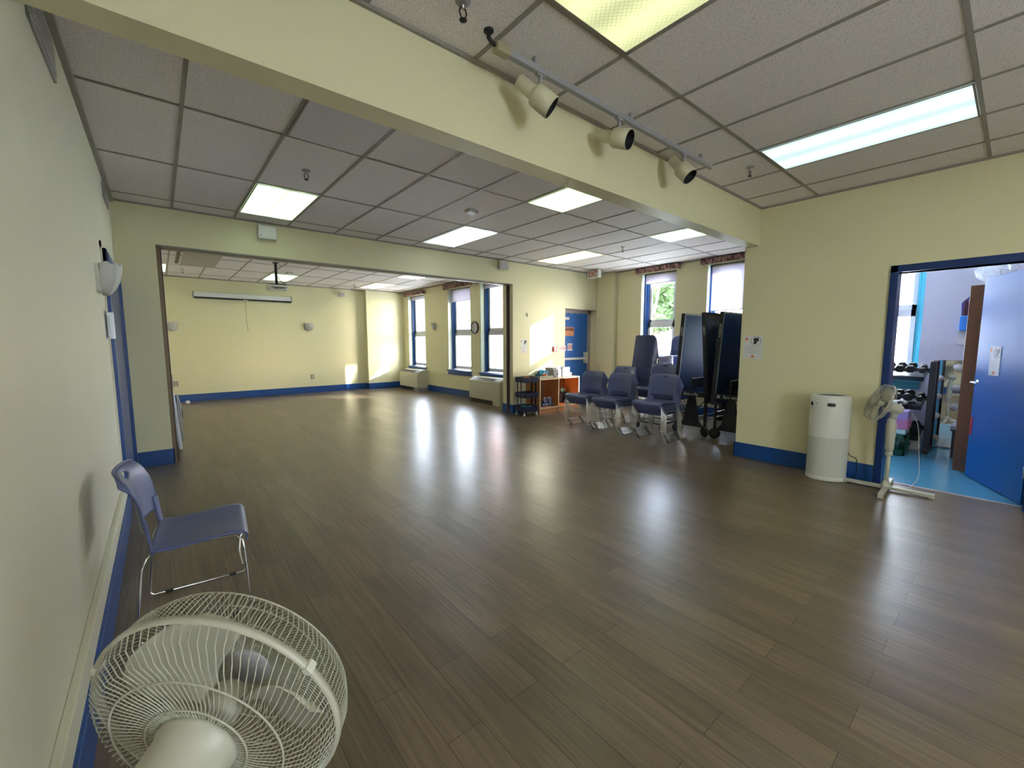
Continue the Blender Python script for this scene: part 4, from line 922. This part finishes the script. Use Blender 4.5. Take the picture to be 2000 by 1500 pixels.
t = thing('storage_bin', 'black and white patterned fabric storage bin on top of the shelf', 'storage bin', (6.58, 6.22, zt)); pt = patmat()
m = MB().box((-.12, -.13, 0), (.12, .13, .01), pt)
for a, b in (((-.12, -.13), (.12, -.12)), ((-.12, .12), (.12, .13)), ((-.12, -.13), (-.11, .13)), ((.11, -.13), (.12, .13))): m.box((a[0], a[1], 0), (b[0], b[1], .20), pt)
m.build('bin', t)
for i, (x, y, r, l) in enumerate(((6.76, 6.18, .042, 'white crumpled item right of the patterned bin, nearest the bin'), (6.84, 6.22, .036, 'small white crumpled item at the right end of the shelf top'))): blob('cloth_bundle', l, 'cloth', (x, y, zt), r, paper, (1, 1, .9))
# wire rack by the door
t = thing('wire_rack', 'thin chrome wire stand in the corner beside the exit door', 'wire stand', (7.86, 6.28, 0)); m = MB()
for s in (-1, 1): m.tube([(s*.10, 0, 0), (s*.075, 0, .72), (s*.04, 0, .86), (0, 0, .90)], .005, chrome, 6)
for z, w in ((.25, .09), (.5, .082), (.70, .075), (.80, .055)): m.tube([(-w, 0, z), (w, 0, z)], .004, chrome, 6)
m.build('wire_frame', t); MB().tube([(-.05, 0, 0), (-.04, -.12, .0)], .005, chrome).tube([(.10, 0, .01), (.10, .12, .01)], .005, chrome).tube([(-.10, 0, .01), (-.10, .12, .01)], .005, chrome).build('foot', t)
# ------------------------------------------------------------------ folding tables leaning behind the left jamb
ftm = mat('folding_table_white', (.52, .55, .62), .4)
for i, (x, dy, lab) in enumerate(((.0, 0, 'nearest the jamb'), (.075, .16, 'middle one'), (.15, .34, 'outermost, with the black latch'))):
    t = thing('folding_table', 'white plastic folding table leaning on edge behind the left jamb, '+lab, 'folding table', (.00+x*.9, 7.72+dy*.6, 0), 0, 'white folding tables leaning behind the left jamb')
    MB().box((-.02, -.80, .01), (.02, .80, .77), ftm, Matrix.Rotation(R(-3), 4, 'Y')).build('table_top', t, bevel=.02)
    MB().tube([(.03, -.70, .12), (.03, -.70, .62), (.03, .65, .62), (.03, .65, .12)], .011, greyp, 8).build('folded_leg', t)
    if i == 2: MB().box((.035, -.35, .38), (.06, -.20, .50), black, ).build('latch', t, bevel=.006)
t = thing('speaker_box', 'small grey box with black top standing on the leaning folding tables', 'box', (.03, 7.9, .79))
MB().box((-.08, -.12, 0), (.09, .12, .20), mat('warm_grey', (.30, .27, .25), .5)).build('body', t, bevel=.01); MB().box((-.06, -.10, .20), (.06, .10, .29), black).build('lid', t, bevel=.02)
t = thing('white_cup', 'tiny white cup on the floor at the far wall', 'cup', (.43, 12.55, 0)); MB().lathe([(.001, 0), (.04, 0), (.055, .04), (.03, .075), (.001, .08)], paper, None, 16, caps=False).build('cup', t)

# ------------------------------------------------------------------ exercise room beyond the doorway
t = thing('dumbbell_rack', 'black metal dumbbell rack below the teal window of the exercise room', 'weight rack', (7.74, 1.30, 0))
for y in (-.63, .63):
    MB().box((-.19, y-.03, .02), (-.12, y+.03, 1.19), blackm).box((-.25, y-.03, 0), (.22, y+.03, .05), blackm).box((.14, y-.03, .02), (.19, y+.03, 1.19), blackm).build('end_frame', t, bevel=.004)
SH = [(1.02, .0), (.645, .0), (.24, 0)]
for z, _ in SH:
    A = Matrix.Translation((0, 0, z)) @ Matrix.Rotation(R(-14), 4, 'Y')
    MB().box((-.24, -.56, -.03), (-.21, .60, .03), blackm, A).box((.14, -.60, -.03), (.17, .60, .03), blackm, A).box((-.21, -.56, -.012), (.14, .58, -.004), blackm, A).build('tilted_shelf', t)
def dumb(x, y, z, r, l, hexn, lab, m2=chrome, rot=0, tilt=-14):
    t = thing('dumbbell', lab, 'dumbbell', (x, y, z), 0, 'dumbbells on the black rack')
    B = Matrix.Rotation(R(rot), 4, 'Z') @ Matrix.Rotation(R(tilt), 4, 'Y') @ Matrix.Rotation(R(90), 4, 'Y')
    for s in (-1, 1):
        MB().lathe([(.001, s*.045), (r*.82, s*.045), (r, s*.06), (r, s*(l-.012)), (r*.8, s*l), (.001, s*l)], rubber, B @ Matrix.Rotation(R(30), 4, 'Z'), hexn, smooth=False, caps=False).build('head', t)
    MB().lathe([(.014, -.05), (.017, 0), (.014, .05)], m2, B, 12).build('handle', t)
nm = ['rightmost', 'second from the right', 'third from the right', 'fourth from the right']
for row, (zz, nmr) in enumerate(((1.085, 'upper'), (.71, 'middle'))):
    for i, y in enumerate((.775, .888, .993, 1.105)):
        rr = [.040, .052, .053, .053][i]
        dumb(7.70, y, zz+rr-.048+.012, rr, .105, 6 if (row == 0 or i != 1) else 20, '%s dumbbell on the %s shelf of the black rack' % (nm[i], nmr))
dumb(7.70, .80, .315, .055, .105, 6, 'rightmost dumbbell on the low shelf of the black rack'); dumb(7.70, .93, .315, .055, .105, 6, 'second dumbbell on the low shelf of the black rack')
t = thing('milk_crate', 'dark green plastic milk crate on the blue floor in front of the dumbbell rack', 'crate', (7.31, .98, 0))
m = MB(); W2, D2, HH = .16, .17, .27
for s in (-1, 1):
    for k in range(2):
        pass
m.box((-D2, -W2, 0), (D2, W2, .012), greens)
for z0, z1 in ((0, .07), (.22, .27)):
    m.box((-D2, -W2, z0), (-D2+.008, W2, z1), greens).box((D2-.008, -W2, z0), (D2, W2, z1), greens).box((-D2, -W2, z0), (D2, -W2+.008, z1), greens).box((-D2, W2-.008, z0), (D2, W2, z1), greens)
for k in range(7):
    y = -W2+.012+k*(2*W2-.03)/6; dy = .012 if k % 2 else -.012
    for xx in (-D2, D2-.006): m.add([(xx, y-.006+dy, .06), (xx, y+.010+dy, .06), (xx, y+.010-dy, .23), (xx, y-.006-dy, .23), (xx+.006, y-.006+dy, .06), (xx+.006, y+.010+dy, .06), (xx+.006, y+.010-dy, .23), (xx+.006, y-.006-dy, .23)], [(0, 1, 2, 3), (7, 6, 5, 4), (0, 3, 7, 4), (1, 5, 6, 2)], greens)
    x = -D2+.012+k*(2*D2-.03)/6
    for yy in (-W2, W2-.006): m.box((x, yy, .06), (x+.012, yy+.006, .23), greens)
for x in (-D2, D2-.02):
    for y in (-W2, W2-.02): m.box((x, y, 0), (x+.02, y+.02, HH), greens)
m.build('crate', t)
t = thing('storage_tub', 'pale turquoise tub lid sitting on the green crate', 'tub', (7.31, .98, .27)); MB().box((-.16, -.155, 0), (.16, .155, .065), mat('pale_turquoise', (.45, .66, .66), .4)).build('lid', t, bevel=.012)
t = thing('foam_block', 'pink foam block stacked on the turquoise tub', 'foam block', (7.31, .965, .335)); MB().box((-.13, -.155, 0), (.13, .145, .115), pink).build('block', t, bevel=.008)
t = thing('foam_block', 'lilac foam block on top of the pink block', 'foam block', (7.32, .965, .45)); MB().box((-.12, -.145, 0), (.12, .135, .115), lilac).build('block', t, bevel=.008)
t = thing('small_box', 'small pale box on the floor under the dumbbell rack', 'box', (7.78, .86, 0)); MB().box((-.1, -.11, 0), (.1, .11, .13), paper).build('carton', t); MB().box((-.101, -.03, .05), (-.1, .02, .09), ink).build('printed_mark', t)
t = thing('wall_mirror', 'narrow mirror with blue edge and white dots leaning on the exercise room wall', 'mirror', (8.105, .35, .02))
MB().box((-.005, -.35, 0), (.01, .28, 1.17), mirrorm).build('mirror_glass', t)
MB().box((-.01, .28, 0), (.012, .32, 1.175), mat('light_blue_edge', (.12, .50, .80), .4)).box((-.01, -.35, 1.17), (.012, .32, 1.178), greyp).build('edge_strip', t)
for z in (.12, .42, .68, .93): MB().lathe([(.04, -.001), (.04, .001), (.001, .001)], paper, frame((-.0125, .295, z), (0, -1, 0), (0, 0, 1)), 24, caps=False).build('white_dot', t)
for z in (.55, .80, 1.08): MB().lathe([(.05, -.001), (.05, .001), (.001, .001)], paper, frame((-.0075, .13, z), (0, -1, 0), (0, 0, 1)), 24, caps=False).build('white_dot', t)
t = thing('tall_cabinet', 'tall brown wooden cabinet side standing behind the open blue door', 'cabinet', (7.02, .13, 0))
MB().box((-.22, -.12, 0), (.40, .245, 2.05), brownwood).build('carcass', t, bevel=.006)
MB().box((-.21, -.1205, .05), (.39, -.135, 2.0), brownwood).build('door', t)
t = thing('weight_bench', 'grey padded bench end showing beside the brown cabinet', 'bench', (7.75, .34, 0))
MB().box((-.30, -.10, .36), (.20, .12, .41), mat('bench_pad', (.30, .33, .40), .4)).box((-.30, -.10, .34), (.20, .12, .36), black).build('pad', t, bevel=.012)
for x in (-.26, .16):
    MB().box((x-.02, -.08, 0), (x+.02, .10, .34), blackm).build('leg', t)
t = thing('plastic_bag', 'crumpled clear plastic bag on top of the brown cabinet', 'bag', (6.98, .22, 2.05))
bagm = glassmat('clear_plastic', (.9, .92, .95), .18, .25)
random.seed(5)
def bg_(u, v):
    a = 2*math.pi*u; q = .13*(1+.22*math.sin(5*a+4*v)+.12*math.sin(11*a+9*v)); return (q*math.cos(a)*math.sin(math.pi*(.12+.86*v)), q*math.sin(a)*math.sin(math.pi*(.12+.86*v)), .26*(1-v)**.9+.012*math.sin(9*a))
MB().grid(bg_, 30, 14, bagm, smooth=False).build('bag', t)
t = thing('wall_bag', 'blue and dark bag hanging on the white wall beside the brown cabinet', 'bag', (8.10, .44, 1.58))
MB().box((-.09, -.12, 0), (-.01, .07, .20), mat('bright_blue', (.03, .25, .80), .4)).build('blue_pocket', t, bevel=.02)
MB().box((-.08, -.11, .16), (-.015, .055, .40), mat('maroon', (.08, .02, .06), .5)).build('dark_body', t, bevel=.02)
MB().tube([(-.03, .05, .18), (-.03, .06, .36), (-.03, -.02, .46), (-.03, -.10, .38)], .012, mat('royal_blue', (.01, .06, .40), .5), 8).build('strap', t)
MB().box((-.02, -.13, -.18), (-.004, .08, .02), paper).build('hanging_sheet', t)

# ------------------------------------------------------------------ outside
gr = mat('exterior_paving', (.66, .66, .63), .8, var=.1, scale=1); grs = mat('exterior_grass', (.22, .32, .12), .9, var=.2, scale=3)
struct('ground', MB().box((8.44, -40, -.6), (70, 60, -.4), gr))
t = thing('lawn', 'grass beyond the windows', 'lawn', (31, 8, -.4)); MB().box((-8, -30, 0), (30, 28, .05), grs).build('grass', t)
def brickmat():
    m = mat('brick', (.3, .1, .06), .8, var=0); n = m.node_tree; b = n.nodes['Principled BSDF']; tc = n.nodes.new('ShaderNodeTexCoord'); mp = n.nodes.new('ShaderNodeMapping'); mp.inputs['Rotation'].default_value = (R(90), 0, R(90))
    br = n.nodes.new('ShaderNodeTexBrick'); br.inputs['Scale'].default_value = 3; br.inputs['Color1'].default_value = (.36, .15, .10, 1); br.inputs['Color2'].default_value = (.28, .10, .07, 1); br.inputs['Mortar'].default_value = (.5, .47, .43, 1)
    n.links.new(tc.outputs['Object'], mp.inputs[0]); n.links.new(mp.outputs[0], br.inputs[0]); n.links.new(br.outputs[0], b.inputs['Base Color']); return m
brk = brickmat()
t = thing('neighbour_building', 'pale brick building across the yard, seen through the back room windows', 'building', (26, 52, -.4))
MB().box((0, -14, 0), (10, 22, 7.0), brk).build('wall', t); MB().box((-.4, -14.4, 7.0), (10.4, 22.4, 7.4), gr).build('roof', t)
for k in range(6): MB().box((-.06, -12+5*k, 1.6), (.02, -10+5*k, 4.4), greyp).build('window', t)
t = thing('gate_pier', 'brick pier outside the back room windows', 'pier', (11.5, 14.6, -.4)); MB().box((-.3, -.3, 0), (.3, .3, 4.6), brk).build('shaft', t); MB().box((-.38, -.38, 4.6), (.38, .38, 4.8), gr).build('cap', t)
leafm = mat('leaf_green', (.085, .14, .05), .6, var=.35, scale=2); barkm = mat('bark', (.12, .10, .08), .9, var=.2)
def tree(x, y, trunk_h, crown, label, nleaf, seed, lsz=.16, core=True):
    random.seed(seed); t = thing('tree', label, 'tree', (x, y, -.4), 0, None); m = MB()
    m.tube([(0, 0, 0), (.1, 0, trunk_h*.5), (-.05, .1, trunk_h), (.1, 0, trunk_h+1.5)], [.26, .2, .15, .07], barkm, 10)
    for a in range(5): m.tube([(0, 0, trunk_h-.3), (math.cos(a*1.26)*1.0, math.sin(a*1.26)*1.2, trunk_h+.9), (math.cos(a*1.26)*1.8, math.sin(a*1.26)*2.2, trunk_h+1.8)], [.10, .06, .03], barkm, 6)
    m.build('trunk', t); L = MB()
    for cx, cy, cz, rx, ry, rz_ in crown:
        if core: L.grid(lambda u, v: (cx+.82*rx*math.cos(2*math.pi*u)*math.sin(math.pi*v)*(1+.12*math.sin(9*u*6.28)), cy+.82*ry*math.sin(2*math.pi*u)*math.sin(math.pi*v)*(1+.1*math.sin(7*u*6.28+v*9)), cz+.82*rz_*math.cos(math.pi*v)), 18, 10, leafm)
        for _ in range(nleaf):
            d = Vector((random.gauss(0, 1), random.gauss(0, 1), random.gauss(0, 1))).normalized()*(random.uniform(.3 if not core else .8, 1.05)); p = Vector((cx+d.x*rx, cy+d.y*ry, cz+d.z*rz_))
            a = Vector((random.uniform(-1, 1), random.uniform(-1, 1), random.uniform(-1, 1))).normalized(); b_ = a.orthogonal().normalized(); s = lsz*random.uniform(.6, 1.3)
            L.add([p-a*s, p+b_*s*.45, p+a*s, p-b_*s*.45], [(0, 1, 2, 3)], leafm)
    L.build('foliage', t); return t
tree(15.2, 9.6, 2.0, [(0, 0, 4.3, 1.5, 1.5, 1.4), (.4, -1.3, 3.7, 1.2, 1.1, 1.1), (-.3, 1.3, 3.4, 1.2, 1.1, 1.1), (0, -.2, 3.0, 1.0, 1.2, .8)], 'leafy green tree outside the tall window above the stacked chairs', 1500, 2, .12, core=True)
tree(20.5, .6, 6.6, [(0, -1.3, 8.65, 1.5, 1.9, 1.5), (0, 1.2, 8.65, 1.6, 2.4, 1.5), (0, .0, 10.2, 1.6, 3.2, 1.6)], 'added tree out of view, blocking sun from the back room windows', 500, 4, .2)  # unseen sun blocker, crown placed to shade the upper back room windows
txt_finish()
